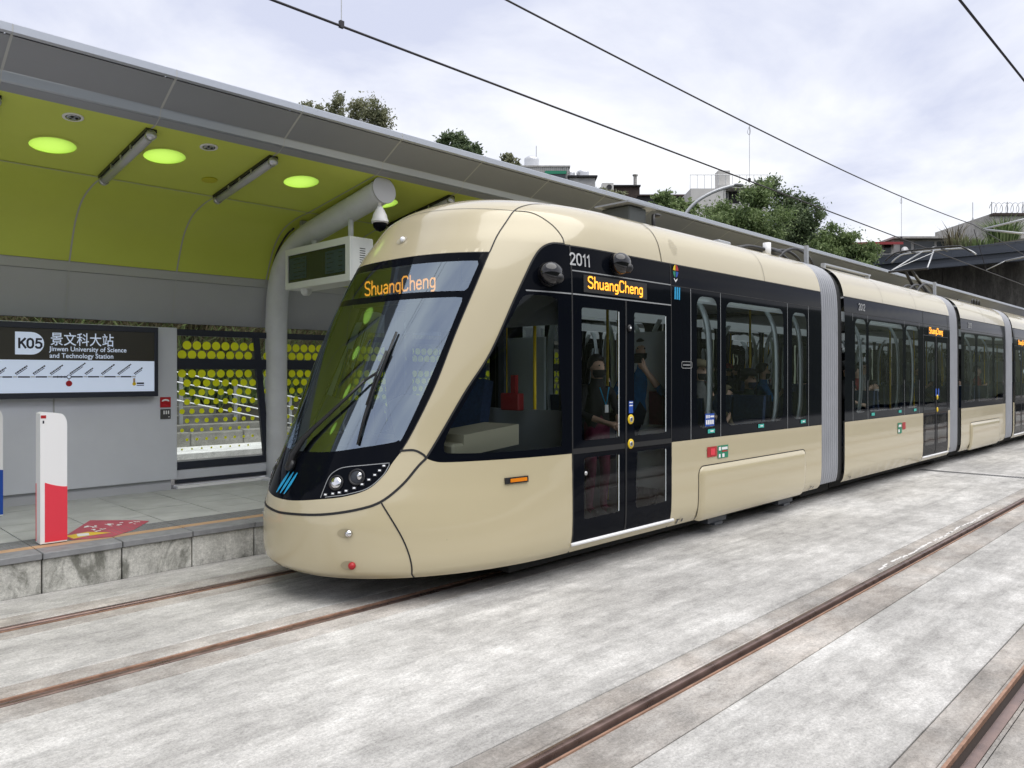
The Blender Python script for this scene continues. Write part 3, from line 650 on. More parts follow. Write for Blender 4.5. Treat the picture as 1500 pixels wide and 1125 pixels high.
# small plates at the wall's end
def plate(name, label, x0, y0, x1, y1, mat):
    a = onY(x0, y1, 9.995); b = onY(x1, y0, 9.995); r = root(name, label, 'sign', ((a.x + b.x) / 2, 9.998, a.z))
    g = G(); g.box(a.x, b.x, 9.990, 9.999, a.z, b.z, .002); part('plate', g, mat, r); return r, a, b
r, a, b = plate('telephone_sign', 'small red telephone sign at the end of the grey wall', 234.5, 581.5, 250, 597, m_red)
g = G(); xm = (a.x + b.x) / 2; zt = b.z - .055
g.add([(xm + .048 * math.cos(t), 9.988, zt + .030 * math.sin(t)) for t in np.linspace(PI, 0, 12)] + [(xm + .028 * math.cos(t), 9.988, zt + .008 * math.sin(t)) for t in np.linspace(0, PI, 12)], [tuple(range(24))]); part('handset', g, m_white, r)
g = G(); [g.box(a.x + .02, b.x - .02 - .02 * q, 9.987, 9.989, a.z + .015 + q * .012, a.z + .019 + q * .012) for q in range(3)]; part('sign_text', g, m_redp, r)
r, a, b = plate('switch_plate', 'dark grey switch plate below the red telephone sign', 235, 599, 250, 614, M('switch_grey', (.07, .07, .07), .4))
for q in range(3): g = G(); x = a.x + .035 + q * .028; g.box(x, x + .014, 9.984, 9.990, b.z - .065, b.z - .02); part('switch', g, m_white, r)
g = G(); g.box(b.x - .03, b.x - .018, 9.985, 9.990, a.z + .02, a.z + .032); part('indicator', g, m_white, r)
# ================================================================ fare readers
def reader(name, label, x0, x1, y0, y1, H, colour, group):
    r = root(name, label, 'card reader', ((x0 + x1) / 2, (y0 + y1) / 2, ZP), group); W = x1 - x0
    top = [(0, 0), (W, 0)] + [(W - .06 + .06 * math.cos(t), H - .12 + .105 * math.sin(t)) for t in np.linspace(0, PI / 2, 8)] + [(.03, H), (0, H - .012)]
    g = G(); g.prism(top, (x0, y1, ZP + .01), EX, EZ, -EY, y1 - y0); part('body', g, m_white, r, 'auto')
    zc = H * .46
    cp = [(.035, .012), (W + .001, .012), (W + .001, zc - .045)] + [(W + (.035 - W) * t, zc - .045 + .05 * t ** 1.6) for t in np.linspace(.1, 1, 8)]
    g = G(); g.prism(cp, (x0, y0, ZP + .01), EX, EZ, -EY, .003); part('colour_panel', g, colour, r)
    g = G(); g.box(x0 - .002, x0 + .001, y1 - .02, y1 + .001, ZP + .02, ZP + zc); part('rear_edge', g, colour, r)
    g = G(); g.box(x0 + .004, x0 + .045, y0 - .002, y0 + .001, ZP + H - .045, ZP + H - .018); part('label_tag', g, m_red, r)
    g = G(); g.box(x0 + .018, x0 + .03, y0 - .002, y0 + .001, ZP + H - .09, ZP + H - .065); part('mark', g, m_ink, r)
    return r
reader('card_reader', 'white card reader post with red lower half at the platform edge', 1.825, 2.035, 7.58, 7.72, 1.155, m_redp, 'card readers')
reader('card_reader', 'white and blue card reader post cut by the left edge', 1.745, 1.925, 9.42, 9.55, 1.14, m_blue, 'card readers')
# ================================================================ floor sticker
P = [onZ(x, y, ZP + .004) for x, y in ((94, 786), (132, 762), (200, 762), (219, 763), (196, 776), (165, 786), (105, 791))]
st = root('floor_sticker', 'faded red floor sticker with white characters and a yellow corner', 'sticker', (2.5, 8.05, ZP))
m_stick = M('sticker_red', (.46, .085, .12), .6, var=.15, vscale=8)
g = G(); g.add(P, [tuple(range(7))]); part('sheet', g, m_stick, st)
g = G(); g.add([onZ(x, y, ZP + .005) for x, y in ((96, 785), (128, 779), (163, 780), (128, 785), (108, 789))], [(0, 4, 3, 2, 1)]); part('yellow_corner', g, m_yellow, st)
g = G(); g.add([onZ(x, y, ZP + .006) for x, y in ((112, 782), (130, 780.5), (131, 784), (114, 786))], [(0, 3, 2, 1)]); part('white_patch', g, m_white, st)
e = (onZ(186, 767, ZP) - onZ(118, 774, ZP)).normalized()
def smudge(name, x0, y0, x1, y1, n):   # worn white characters, no longer legible
    g = G()
    for q in range(n):
        x = random.uniform(x0, x1); y = y0 + (y1 - y0) * ((x - x0) / (x1 - x0)) + random.uniform(-2.0, 2.0); L, h_, sl = random.uniform(2.5, 7), random.uniform(.5, 1.0), random.uniform(-.25, .2)
        g.add([onZ(a, b, ZP + .0055 + q * .0001) for a, b in ((x, y), (x + L, y + L * sl), (x + L + 1, y + L * sl + h_), (x + 1, y + h_))], [(0, 3, 2, 1)])
    part(name, g, m_white, st)
smudge('worn_lettering', 118, 772, 140, 770, 9); smudge('worn_lettering', 150, 769, 176, 767, 12); smudge('worn_lettering', 132, 777, 152, 775, 8); smudge('worn_lettering', 188, 765.5, 202, 764.5, 5)
# ================================================================ dotted glass screen behind the platform
sc = root('glass_screen', 'glass windbreak with rows of yellow dots in a dark frame', 'screen', (20, 10.1, ZP))
XA, XB = 3.975, 39.8
for n_, z0, z1, y0, y1, mt in (('top_rail', 2.345, 2.43, 10.07, 10.13, m_frame), ('middle_rail', 1.905, 2.045, 10.075, 10.125, m_frame), ('bottom_rail', .585, .685, 10.07, 10.13, m_frame),
                               ('kick_panel', .455, .585, 10.085, 10.115, m_wallgrey), ('lower_rail', .40, .452, 10.07, 10.13, m_frame), ('sill', ZP, .375, 10.02, 10.16, m_white)):
    g = G(); g.box(XA, XB, y0, y1, z0, z1, .004); part(n_, g, mt, sc)
xp = [3.97, 5.17, 7.7, 10.2, 12.7, 15.2, 17.7, 20.2]
for q, x in enumerate(xp):
    if not q: continue
    g = G(); lean = .16 if q else 0
    g.obox((x, 10.1, 1.515), (.045, 0, 0), (0, .026, 0), (lean / 2, 0, -.83)); part('post', g, m_frame, sc)
for q in range(len(xp) - 1):
    g = G(); g.box(xp[q], xp[q + 1], 10.098, 10.102, .68, 2.35); part('glass_pane', g, m_clear, sc)
    g = G(); row = 0; z = 2.345
    while z > .78:
        f_ = (z - .75) / 1.55; r = min(.058, .012 + .062 * max(0, f_ - .05) ** .9); dm = None
        x = xp[q] + .09 + (.0655 if row % 2 else 0)
        while x < xp[q + 1] - .07:
            if z + r < 2.36 and not (1.90 < z < 2.045):
                if q < 2:
                    if dm is None: d_ = G(); d_.disc((0, 0, 0), EX, EZ, r, 16); dm = d_.mesh('dot', m_dot)
                    o = link('dot', dm, sc); o.location = (x, 10.094, z)
                else: g.disc((x, 10.094, z), EX, EZ, r, 12)
            x += .131
        z -= .125; row += 1
    if q > 1: tag(part('dot_print', g, m_dot, sc), kind='stuff')
# ================================================================ the tram
def pchip(xs, ys):
    xs = np.array(xs, float); ys = np.array(ys, float); h = np.diff(xs); d = np.diff(ys) / h; m = np.zeros_like(xs); m[0] = d[0]; m[-1] = d[-1]
    for i in range(1, len(xs) - 1): m[i] = 0 if d[i - 1] * d[i] <= 0 else (h[i - 1] + h[i]) * 3 / ((2 * h[i] + h[i - 1]) / d[i - 1] + (h[i] + 2 * h[i - 1]) / d[i])
    def fn(x):
        x = np.clip(np.asarray(x, float), xs[0], xs[-1]); i = np.clip(np.searchsorted(xs, x, side='right') - 1, 0, len(h) - 1)
        t = (x - xs[i]) / h[i]; t2 = t * t; t3 = t2 * t
        return (2 * t3 - 3 * t2 + 1) * ys[i] + (t3 - 2 * t2 + t) * h[i] * m[i] + (-2 * t3 + 3 * t2) * ys[i + 1] + (t3 - t2) * h[i] * m[i + 1]
    return fn
# v: path up the section; height, half width, nose tip X, nose end X, plan exponent
TAB = np.array([(0.00, 0.22, 1.260, 3.190, 5.20, 2.2), (0.06, 0.27, 1.295, 3.110, 5.20, 2.2), (0.20, 0.41, 1.320, 3.085, 5.25, 2.2), (0.40, 0.61, 1.325, 3.080, 5.35, 2.2),
 (0.58, 0.79, 1.325, 3.110, 5.45, 2.2), (0.75, 0.96, 1.325, 3.170, 5.55, 2.2), (0.95, 1.16, 1.325, 3.260, 5.60, 2.2), (1.45, 1.66, 1.325, 3.505, 5.65, 2.35),
 (1.95, 2.16, 1.325, 3.765, 5.65, 2.5), (2.45, 2.66, 1.322, 4.060, 5.65, 2.6), (2.78, 2.99, 1.308, 4.270, 5.70, 2.6), (2.98, 3.18, 1.268, 4.400, 5.80, 2.5),
 (3.13, 3.31, 1.200, 4.490, 5.90, 2.5), (3.27, 3.405, 1.100, 4.600, 6.05, 2.4), (3.38, 3.46, 1.000, 4.710, 6.25, 2.4), (3.58, 3.525, 0.800, 4.910, 6.45, 2.3), (4.38, 3.60, 0.000, 5.700, 6.90, 2.0)])
fz, fw, fx0, fxe, fp = [pchip(TAB[:, 0], TAB[:, k]) for k in range(1, 6)]
VT = 4.38; XE1 = 10.70
def S1(a, v):
    a = np.asarray(a, float); v = np.asarray(v, float); u = np.where(a <= 3.2, a / 3.2, 1 + (a - 3.2) / 5)
    z = fz(v); w = fw(v); x0 = fx0(v); xe = fxe(v); p = fp(v); an = np.clip(u, 0, 1) * PI / 2
    X = xe - (xe - x0) * np.abs(np.cos(an)) ** (2 / p); Y = w * np.abs(np.sin(an)) ** (2 / p)
    X = np.where(u > 1, xe + (u - 1) * (XE1 - xe), X); return np.stack([X, YC - Y, z], -1)
def S2(a, v):
    a = np.asarray(a, float); v = np.asarray(v, float); a, v = np.broadcast_arrays(a, v); return np.stack([a, YC - fw(v), fz(v)], -1)
def aX(X, v):      # domain a of a point at X on the nose car
    xe, x0, p = float(fxe(v)), float(fx0(v)), float(fp(v))
    if X >= xe: return 3.2 + 5 * (X - xe) / (XE1 - xe)
    q = max(0., min(1., (xe - X) / (xe - x0))); return 3.2 * math.acos(q ** (p / 2)) / (PI / 2)
def vz(z): return float(np.interp(z, TAB[:, 1], TAB[:, 0]))
def normals(S, A, V, h=2e-3):
    da = S(A + h, V) - S(np.maximum(A - h, 0), V); dv = S(A, np.minimum(V + h, VT)) - S(A, np.maximum(V - h, 0))
    n = np.cross(da, dv); L = np.linalg.norm(n, axis=-1, keepdims=True); n = np.where(L > 1e-12, n / np.maximum(L, 1e-12), np.array([0, 0, 1.]))
    P = S(A, V); out = P - np.array([0, YC, 1.8]); out[..., 0] = np.where(P[..., 0] < 5, P[..., 0] - 5.5, 0)
    flip = (n * out).sum(-1) < 0; n[flip] *= -1
    top = V > 4.33; n[top] = (0, 0, 1); return n
def mk(name, P, N, F, mat):
    fn = np.cross(P[F[:, 1]] - P[F[:, 0]], P[F[:, 2]] - P[F[:, 0]]); bad = (fn * N[F].mean(1)).sum(-1) < 0; F = F.copy(); F[bad] = F[bad][:, ::-1]
    me = bpy.data.meshes.new(name); me.from_pydata(P.tolist(), [], F.tolist()); me.materials.append(mat); me.shade_smooth()
    me.normals_split_custom_set_from_vertices([tuple(x) for x in N]); return me
def shell(S, regions, gridpts, bound, parent):
    """regions: (key, part name, material, polygon). First match wins. Returns key -> list of objects (near side, far side)."""
    V, F = cdt([dense(bound, .08)] + [dense(r[3], .05) for r in regions], gridpts)
    C = V[F].mean(1); lab = np.full(len(F), -1)
    for k in range(len(regions) - 1, -1, -1): lab[pip(regions[k][3], C)] = k
    ar = np.abs(np.cross(V[F[:, 1]] - V[F[:, 0]], V[F[:, 2]] - V[F[:, 0]])); lab[ar < 1e-9] = -1
    A, Vv = V[:, 0], V[:, 1]; P = S(A, Vv); N = normals(S, A, Vv); out = {}
    for k, (key, name, mat, poly) in enumerate(regions):
        f = F[lab == k]
        if not len(f) or mat is None: continue
        idx, inv = np.unique(f, return_inverse=True); f = inv.reshape(-1, 3); p, n, a = P[idx], N[idx], A[idx]
        centre = (a < 1e-6) & (S is S1)
        p2 = p.copy(); p2[:, 1] = 2 * YC - p2[:, 1]; n2 = n.copy(); n2[:, 1] *= -1; par = out[parent[key]] if parent.get(key) in out else None
        if centre.any():
            n[centre, 1] = 0; rem = np.where(centre, np.arange(len(p)), len(p) + np.cumsum(~centre) - 1)
            me = mk(name, np.concatenate([p, p2[~centre]]), np.concatenate([n, n2[~centre]]), np.concatenate([f, rem[f]]), mat)
            o = part(name, me, mat, par[0] if par else tram); out[key] = [o, o]
        else:
            o1 = part(name, mk(name, p, n, f, mat), mat, par[0] if par else tram); o2 = part(name, mk(name, p2, n2, f, mat), mat, par[1] if par else tram); out[key] = [o1, o2]
    return out
def ribbon(name, S, pts, width, mat, off=.003, both=True, par=None, closed=False):
    pts = np.array(pts, float); A, V = pts[:, 0], pts[:, 1]; P = S(A, V); N = normals(S, A, V); P = P + N * off
    T = np.gradient(P, axis=0); T /= np.maximum(np.linalg.norm(T, axis=1, keepdims=True), 1e-9); B = np.cross(N, T); B /= np.maximum(np.linalg.norm(B, axis=1, keepdims=True), 1e-9)
    L, R = P + B * width / 2, P - B * width / 2; n = len(P); F = [(i, i + 1, n + i + 1, n + i) for i in range(n - 1)]
    g = G(); g.add(np.concatenate([L, R]).tolist(), F); res = [part(name, g, mat, par or tram)]
    if both:
        g = G(); q = np.concatenate([L, R]); q[:, 1] = 2 * YC - q[:, 1]; g.add(q.tolist(), [f[::-1] for f in F]); res.append(part(name, g, mat, par or tram))
    return res
def pt(S, a, v, off=0.):
    A, V = np.array([a]), np.array([v]); return Vector((S(A, V) + normals(S, A, V) * off)[0]), Vector(normals(S, A, V)[0])
tram = root('tram', 'five-section beige and black low-floor tram stopped at the platform', 'tram', (19.7, YC, 0))
c2 = lambda P, n=6: [(p[0], p[1]) for p in crom([(x, y, 0) for x, y in P], n)]
mask_bot = c2([(0, .600), (.212, .606), (.558, .633), (.866, .663), (1.09, .721), (1.206, .828), (1.245, .916), (1.289, .994)])
mask_right = c2([(1.289, .994), (1.353, 1.184), (1.443, 1.574), (1.488, 2.0), (1.53, 2.368), (1.552, 2.68)])
seam2 = c2([(0, .495), (.141, .500), (.648, .521), (1.032, .565), (1.257, .624), (1.411, .75), (1.507, .892), (1.558, .950)])
seam2b = c2([(1.558, .950), (1.52, .980), (1.417, 1.016), (1.283, 1.013)])
seam3 = c2([(1.26, .622), (1.449, .438), (1.571, .273), (1.642, .112), (1.63, 0)])
sw_front = c2([(1.558, .955), (1.764, 1.457), (1.96, 1.81), (2.105, 2.261), (2.178, 2.475), (2.235, 2.64), (2.31, 2.74), (2.45, 2.793), (2.648, 2.80)])
WA = .912
DX0, DX1 = 5.255, 6.845
def lineX(X, v0, v1, n=30): return [(aX(X, v), v) for v in np.linspace(v0, v1, n)]
sw_bot = c2([(1.558, .950), (1.64, .925), (1.75, .913), (2.1, WA), (aX(5.0, WA), WA)]) + [(aX(DX0 - .01, WA), WA)]
seamA = c2([(1.552, 2.68), (1.578, 2.884), (1.706, 3.128), (1.892, 3.269), (2.2, 3.42)])
seamB = c2([(1.706, 3.128), (2.007, 3.108), (2.328, 2.996), (2.572, 2.87), (2.648, 2.80)])
sideglass = c2([(1.69, 1.06), (1.725, 1.22), (1.975, 1.793), (2.17, 2.22)]) + c2([(2.206, 2.285), (2.264, 2.314), (2.4, 2.318), (2.572, 2.316), (2.66, 2.29), (2.70, 2.22), (2.79, 1.442), (2.822, 1.03), (2.79, .985), (2.3, .975), (1.80, .982), (1.71, 1.0)])
mainglass = [(0, .985)] + c2([(0, .985), (.468, .997), (.93, 1.047), (1.161, 1.077), (1.231, 1.096), (1.27, 1.14), (1.36, 1.618), (1.398, 1.929), (1.42, 2.24)])[1:] + [(1.405, 2.275), (1.3, 2.279), (0, 2.262)]
destglass = [(0, 2.325), (1.40, 2.335), (1.436, 2.36), (1.456, 2.57), (1.42, 2.603), (0, 2.60)]
cluster = c2([(.585, .648), (.603, .80), (.66, .855), (.757, .885), (1.0, .905), (1.215, .92)]) + c2([(1.222, .90), (1.19, .82), (1.075, .725), (.858, .675)])
domeline = c2([(0, 3.226), (.032, 3.225), (.75, 3.186), (1.706, 3.128)])
LT = 2.79
def boxX(X0, X1, v0, v1): return [(aX(X0, v0), v0)] + [(aX(X, v0), v0) for X in np.linspace(X0, X1, 14)[1:]] + lineX(X1, v0, v1)[1:] + [(aX(X, v1), v1) for X in np.linspace(X1, X0, 14)[1:]] + lineX(X0, v1, v0)[1:-1]
def rboxX(X0, X1, v0, v1, r): return [(aX(x, y), y) for x, y in dense(rrect(X0, X1, v0, v1, r), .08)]
DV0, DV1, DM = .095, 2.345, 6.045
regs = [('sglass', 'cab_side_window', m_win, sideglass), ('mglass', 'windscreen', m_windsh, mainglass), ('dglass', 'destination_window', m_windsh, destglass),
 ('cluster', 'headlight_panel', m_black, cluster),
 ('mask', 'windscreen_surround', m_black, mask_bot + mask_right[1:] + [(0, 2.68)]),
 ('ring', 'nose_ring', m_beige, seam2 + seam2b[1:] + mask_bot[::-1]),
 ('sframe', 'cab_window_surround', m_black, sw_bot + lineX(DX0 - .012, WA, 2.8) + sw_front[::-1]),
 ('bumper', 'front_bumper', m_beige, [(0, 0)] + [(x, 0) for x in np.linspace(.1, 1.6, 12)] + seam3[::-1] + [p for p in seam2[::-1] if p[0] < 1.255]),
 ('pillar', 'windscreen_pillar', m_beige, seam2b[::-1] + sw_front[1:] + seamB[::-1][1:] + [p for p in seamA[::-1] if p[1] < 3.12] + mask_right[::-1][1:]),
 ('slower', 'cab_side_panel', m_beige, [p for p in seam3] + [(aX(X, 0), 0) for X in np.linspace(4.0, DX0 - .012, 16)] + lineX(DX0 - .012, 0, WA)[1:] + sw_bot[::-1] + [p for p in seam2[::-1] if p[0] > 1.26]),
 ('dome', 'nose_dome', m_beige, [(0, 2.68), (1.552, 2.68)] + [p for p in seamA if 2.69 < p[1] < 3.12] + domeline[::-1])]
par = {}
for k, (xa, xb) in enumerate(((DX0, DM - .012), (DM + .012, DX1))):
    i0 = .13 if k else .12
    regs += [('dg%d' % k, 'door_window', m_doorglass, rboxX(xa + i0, xb - .10, 1.02, 2.24, .03)), ('dl%d' % k, 'door_lower_window', m_doorglass, rboxX(xa + i0 + .03, xb - .10, .30, .86, .03)),
             ('door%d' % k, 'door_leaf', m_black, boxX(xa, xb, DV0, DV1))]
    par['dg%d' % k] = par['dl%d' % k] = 'door%d' % k
regs += [('header', 'door_header', m_black, boxX(DX0 - .012, DX1, DV1 + .012, LT)), ('gap', 'door_surround', m_blackmat, boxX(DX0 - .012, DX1 + .006, DV0, DV1 + .013)),
 ('sill', 'door_sill_panel', m_beige, boxX(DX0 - .012, DX1 + .006, 0, DV0))]
for k, (xa, xb, va, vb) in enumerate(((7.36, 7.80, 1.03, 2.49), (8.0, 9.49, 1.03, 2.47), (9.75, 10.2, 1.03, 2.45))):
    regs.append(('pane%d' % k, 'side_window', m_win, rboxX(xa, xb, va, vb, .12)))
regs += [('band', 'window_band', m_black, boxX(DX1 + .006, XE1, WA, LT)), ('low', 'side_panel', m_beige, boxX(DX1 + .006, XE1, 0, WA)),
 ('rooff', 'roof_panel', m_beige, [(0, 3.226)] + domeline[1:] + seamB[1:] + [(aX(X, LT + .005), LT + .005) for X in np.linspace(5.2, 6.69, 14)] + lineX(6.69, LT + .005, 3.6)[1:] + [(aX(6.69, v), v) for v in np.linspace(3.65, VT, 10)] + [(0, VT)]),
 ('roofm', 'roof_panel', m_beige, lineX(6.69, LT, VT) + [(aX(9.0, VT), VT)] + lineX(9.0, VT, LT)),
 ('roofr', 'roof_panel', m_beige, lineX(9.0, LT, VT) + lineX(XE1, VT, LT))]
gridp = [(a, v) for a in np.arange(.05, 3.3, .055) for v in np.arange(.03, VT, .055)] + [(a, v) for a in np.arange(3.35, 8.2, .3) for v in list(np.arange(.03, .45, .06)) + list(np.arange(.5, 2.4, .25)) + list(np.arange(2.42, VT, .06))]
gridp += [(0, v) for v in np.arange(.05, VT, .05)]
car1 = shell(S1, regs, gridp, [(0, 0), (8.2, 0), (8.2, VT), (0, VT)], par)
def zz(v): return float(fz(v))
seamcl = cluster + [cluster[0]]
ribbon('headlight_panel_edge', S1, dense(seamcl, .05, False), .006, m_intgrey, off=.003)
# rubber seams
def seam(P, w=.010, S=S1, **k): return ribbon('rubber_seam', S, dense(P, .05, False) + [P[-1]], w, m_rubber, **k)
def mirrored_line(P): return P
seam(seam2, .020); seam(seam2b, .018); seam(seam3, .012); seam([p for p in seamA], .012); seam(seamB, .010); seam(domeline, .005)
seam(lineX(6.69, LT, 3.5), .010); seam(lineX(9.0, LT, 3.5), .006); seam(lineX(DX0 - .006, 0, 2.8), .016); seam(lineX(DX1 + .003, 0, LT), .014)
seam(sw_front, .016, off=.004); seam(mask_right, .008)
seam([(aX(X, LT), LT) for X in np.linspace(5.2, XE1, 40)], .012)
seam([(0, 2.68), (.5, 2.68), (1.0, 2.68), (1.552, 2.68)], .008)
seam([(aX(X, 2.56), 2.56) for X in np.linspace(DX0, XE1, 40)], .008, off=.002)
for X in (7.235, 7.875, 9.61, 10.26): ribbon('band_joint', S1, lineX(X, WA, 2.56), .008, m_intgrey, off=.002)
ribbon('band_trim', S1, [(aX(X, 2.565), 2.565) for X in np.linspace(DX0, DX1, 20)], .010, m_intgrey, off=.003)
ribbon('band_trim', S1, [(aX(X, 2.353), 2.353) for X in np.linspace(4.75, DX1, 24)], .012, m_intgrey, off=.003)
seam(lineX(DM, DV0, DV1), .022, off=.006)
for v in (.93,): seam([(aX(X, v), v) for X in np.linspace(DX0, DX1, 20)], .05, off=.004)
# door threshold bar
def thresh(X0, X1, S, y=None):
    for sgn in (1, -1):
        g = G(); P = []
        for X in np.linspace(X0, X1, 8):
            p = pt(S, aX(X, DV0) if S is S1 else X, DV0, .012)[0]; P.append((p.x, YC + sgn * (p.y - YC), p.z))
        g.tube(P, .017, 8); part('door_threshold', g, m_white, tram, True)
thresh(DX0 - .02, DX1 + .05, S1)
for X, v0, v1 in ((DM - .012 - .105, 1.03, 2.23), (DM - .012 - .105, .31, .85), (DX1 - .105, 1.03, 2.23), (DX1 - .105, .31, .85)): ribbon('door_window_trim', S1, lineX(X, v0, v1), .010, m_ltgrey, off=.004)
m_recess_shade = M('lamp_recess_shade', (.36, .31, .20), .35)  # darker beige paints the shade of a hollow on a flat oval
# ---- front details
for sgn in (1, -1):
    def fl(p): return Vector((p.x, YC + sgn * (p.y - YC), p.z))
    def fn_(n): return Vector((n.x, sgn * n.y, n.z))
    for (a, v, r) in ((.718, .765, .052), (.930, .812, .056)):
        p, n = pt(S1, a, v, .004); g = G(); g.lathe([(r * 1.2, 0), (r * 1.2, .006), (r, .008), (r * .95, .002)], fl(p), fn_(n), 20); h = part('headlight', g, m_blackmat, tram, True)
        if a < .8:
            g = G(); g.lathe([(r * .95, .003), (r * .8, .010), (r * .5, .016), (r * .1, .019)], fl(p), fn_(n), 20); part('lens', g, m_chrome, h, True)
        else:
            q, n2 = pt(S1, a + .03, v + .005, .008); g = G(); g.lathe([(r * .9, .002), (r * .86, .004)], fl(p), fn_(n), 20); part('reflector', g, m_dashdark, h, True)
            g = G(); g.ell(fl(q), (.026, .022, .034), 14, 8); part('lens', g, m_chrome, h, True)
    for a, v in ((.640, .672), (.725, .682), (.795, .692), (.865, .706), (.942, .728), (1.013, .757), (1.068, .792), (1.112, .828), (1.145, .862), (1.172, .898)):
        p, n = pt(S1, a, v, .004); g = G(); t1 = fn_(n).cross(EZ).normalized(); t2 = t1.cross(fn_(n)); g.obox(fl(p), t1 * .017, t2 * .012, fn_(n) * .003); h = part('led_lamp', g, m_blackmat, tram)
        g = G(); g.obox(fl(p) + fn_(n) * .004, t1 * .010, t2 * .006, fn_(n) * .003); part('led_lens', g, m_lens, h)
    for a, v, mt, nm in ((.949, .385, m_chrome, 'fog_lamp'), (.994, .135, m_red, 'tail_lamp')):
        p, n = pt(S1, a, v, .002); g = G(); t1 = fn_(n).cross(EZ).normalized(); t2 = t1.cross(fn_(n)); sg = -1 if sgn > 0 else 1
        g.add([fl(p) + t1 * (.062 * math.cos(t)) + t2 * (.036 * math.sin(t)) for t in np.linspace(0, 2 * PI, 21)[:-1]], [tuple(range(20))]); h = part(nm, g, m_recess_shade, tram)
        g = G(); g.ell(fl(p) + t1 * (sg * .030) + fn_(n) * .002, (.030, .030, .030), 14, 10); part('lens', g, mt, h, True)
    # turn indicator
    p, n = pt(S1, 2.445, .733, .004); t1 = Vector((1, 0, 0)); t1 = (t1 - fn_(n) * t1.dot(fn_(n))).normalized(); t2 = fn_(n).cross(t1); g = G(); g.obox(fl(p), t1 * .118, t2 * .026, fn_(n) * .010); h = part('turn_indicator', g, m_blackmat, tram)
    g = G(); g.obox(fl(p) + fn_(n) * .009 + t1 * .015, t1 * .085, t2 * .015, fn_(n) * .008); part('amber_lens', g, m_orange, h)
    # camera pods
    for a, v in ((2.505, 2.505), (3.43, 2.685)):
        p, n = pt(S1, a, v, .02); g = G(); c = fl(p) + fn_(n) * .03
        g.ell(c, (.13, .085, .105), 20, 14); h = part('camera_pod', g, m_pod, tram, True)
        g = G(); g.ell(c + fn_(n) * .05 + Vector((.045, 0, -.045)), (.055, .05, .05), 14, 10); part('camera_lens', g, m_blackmat, h, True)
        g = G(); g.lathe([(.11, 0), (.105, .03), (.09, .05)], fl(p) - fn_(n) * .02, fn_(n), 18); part('pod_base', g, m_blackmat, h, True)
# roof front lamp in the middle of the dome
p, n = pt(S1, 0, 2.885, .003); g = G(); t2 = EY.cross(n); g.add([p + EY * (.075 * math.cos(t)) + t2 * (.045 * math.sin(t)) for t in np.linspace(0, 2 * PI, 21)[:-1]], [tuple(range(20))]); h = part('roof_lamp', g, m_dash, tram)
g = G(); g.ell(p + n * .006 - EY * .02, (.028, .026, .028), 14, 10); part('lens', g, m_lens, h, True)
# wiper
W = [pt(S1, a, v, .05)[0] for a, v in ((0.0, .86), (.0, .94), (.06, 1.067), (.173, 1.169), (.404, 1.369), (.596, 1.554))]; W[0] = pt(S1, 0, .85, .03)[0]
g = G(); g.tube(W, [.034, .032, .026, .018, .013, .012], 8); wp = part('wiper_arm', g, m_blackmat, tram, True)
B = [pt(S1, a, v, .022)[0] for a, v in ((.712, 1.973), (.731, 1.73), (.737, 1.476), (.77, 1.257), (.814, 1.057))]
g = G(); g.tube(B, [.010, .013, .016, .013, .010], 6); part('wiper_blade', g, m_blackmat, wp, True)
B2 = [pt(S1, a, v, .055)[0] for a, v in ((.722, 1.80), (.72, 1.62), (.755, 1.36))]; g = G(); g.tube(B2, .009, 6); part('blade_bridge', g, m_blackmat, wp, True)
g = G(); g.tube([W[-1], B2[1]], .012, 6); part('wiper_joint', g, m_blackmat, wp)
p, n = pt(S1, .0, .86, .02); g = G(); g.lathe([(.055, 0), (.05, .03), (.03, .04)], p, n, 14); part('wiper_pivot', g, m_blackmat, wp, True)
# logo on the nose: three slanted strokes
def stroke_logo(S, a0, v0, da, hv, slant, mat, sx=1., n=3):
    for k in range(n):
        a = a0 + (k - 1) * da; P = []
        for t in np.linspace(0, 1, 7): P.append((a + slant * t + .004 * math.sin(t * PI * 2), v0 + hv * t))
        P = np.array(P); Wd = da * .62 * np.sin(np.linspace(.35, PI - .35, 7)) ** .5
        L = S(np.maximum(P[:, 0] - Wd / 2, 0) if S is S1 and False else P[:, 0] - Wd / 2, P[:, 1]); R = S(P[:, 0] + Wd / 2, P[:, 1]); Nn = normals(S, np.maximum(P[:, 0], .01), P[:, 1]) * .004
        g = G(); g.add((L + Nn).tolist() + (R + Nn).tolist(), [(i, i + 1, 8 + i, 7 + i) for i in range(6)]); part('logo_stroke', g, mat, tram)
# the nose logo sits across the centre line: place it in the tangent frame
p, n = pt(S1, 0, .73, .004); t1 = -EY; t2 = t1.cross(-n) if t1.cross(-n).z > 0 else n.cross(t1); t2 = t2 if t2.z > 0 else -t2
for k in range(3):
    c = p + t1 * ((k - 1) * .062); g = G(); q = np.linspace(-1, 1, 7)
    mid = [c + t2 * (x * .095) + t1 * (x * .045) + n * (.002) for x in q]; wd = [.020 * max(.25, math.cos(x * 1.25)) for x in q]
    crv = [Vector(((abs(((k - 1) * .062 + x * .045)) ** 1.6) * .22, 0, 0)) for x in q]
    mid = [m_ + cv * 0 for m_, cv in zip(mid, crv)]
    g.add([m_ - t1 * w_ for m_, w_ in zip(mid, wd)] + [m_ + t1 * w_ for m_, w_ in zip(mid, wd)], [(i, i + 1, 8 + i, 7 + i) for i in range(6)]); part('logo_stroke', g, m_cyan, tram)
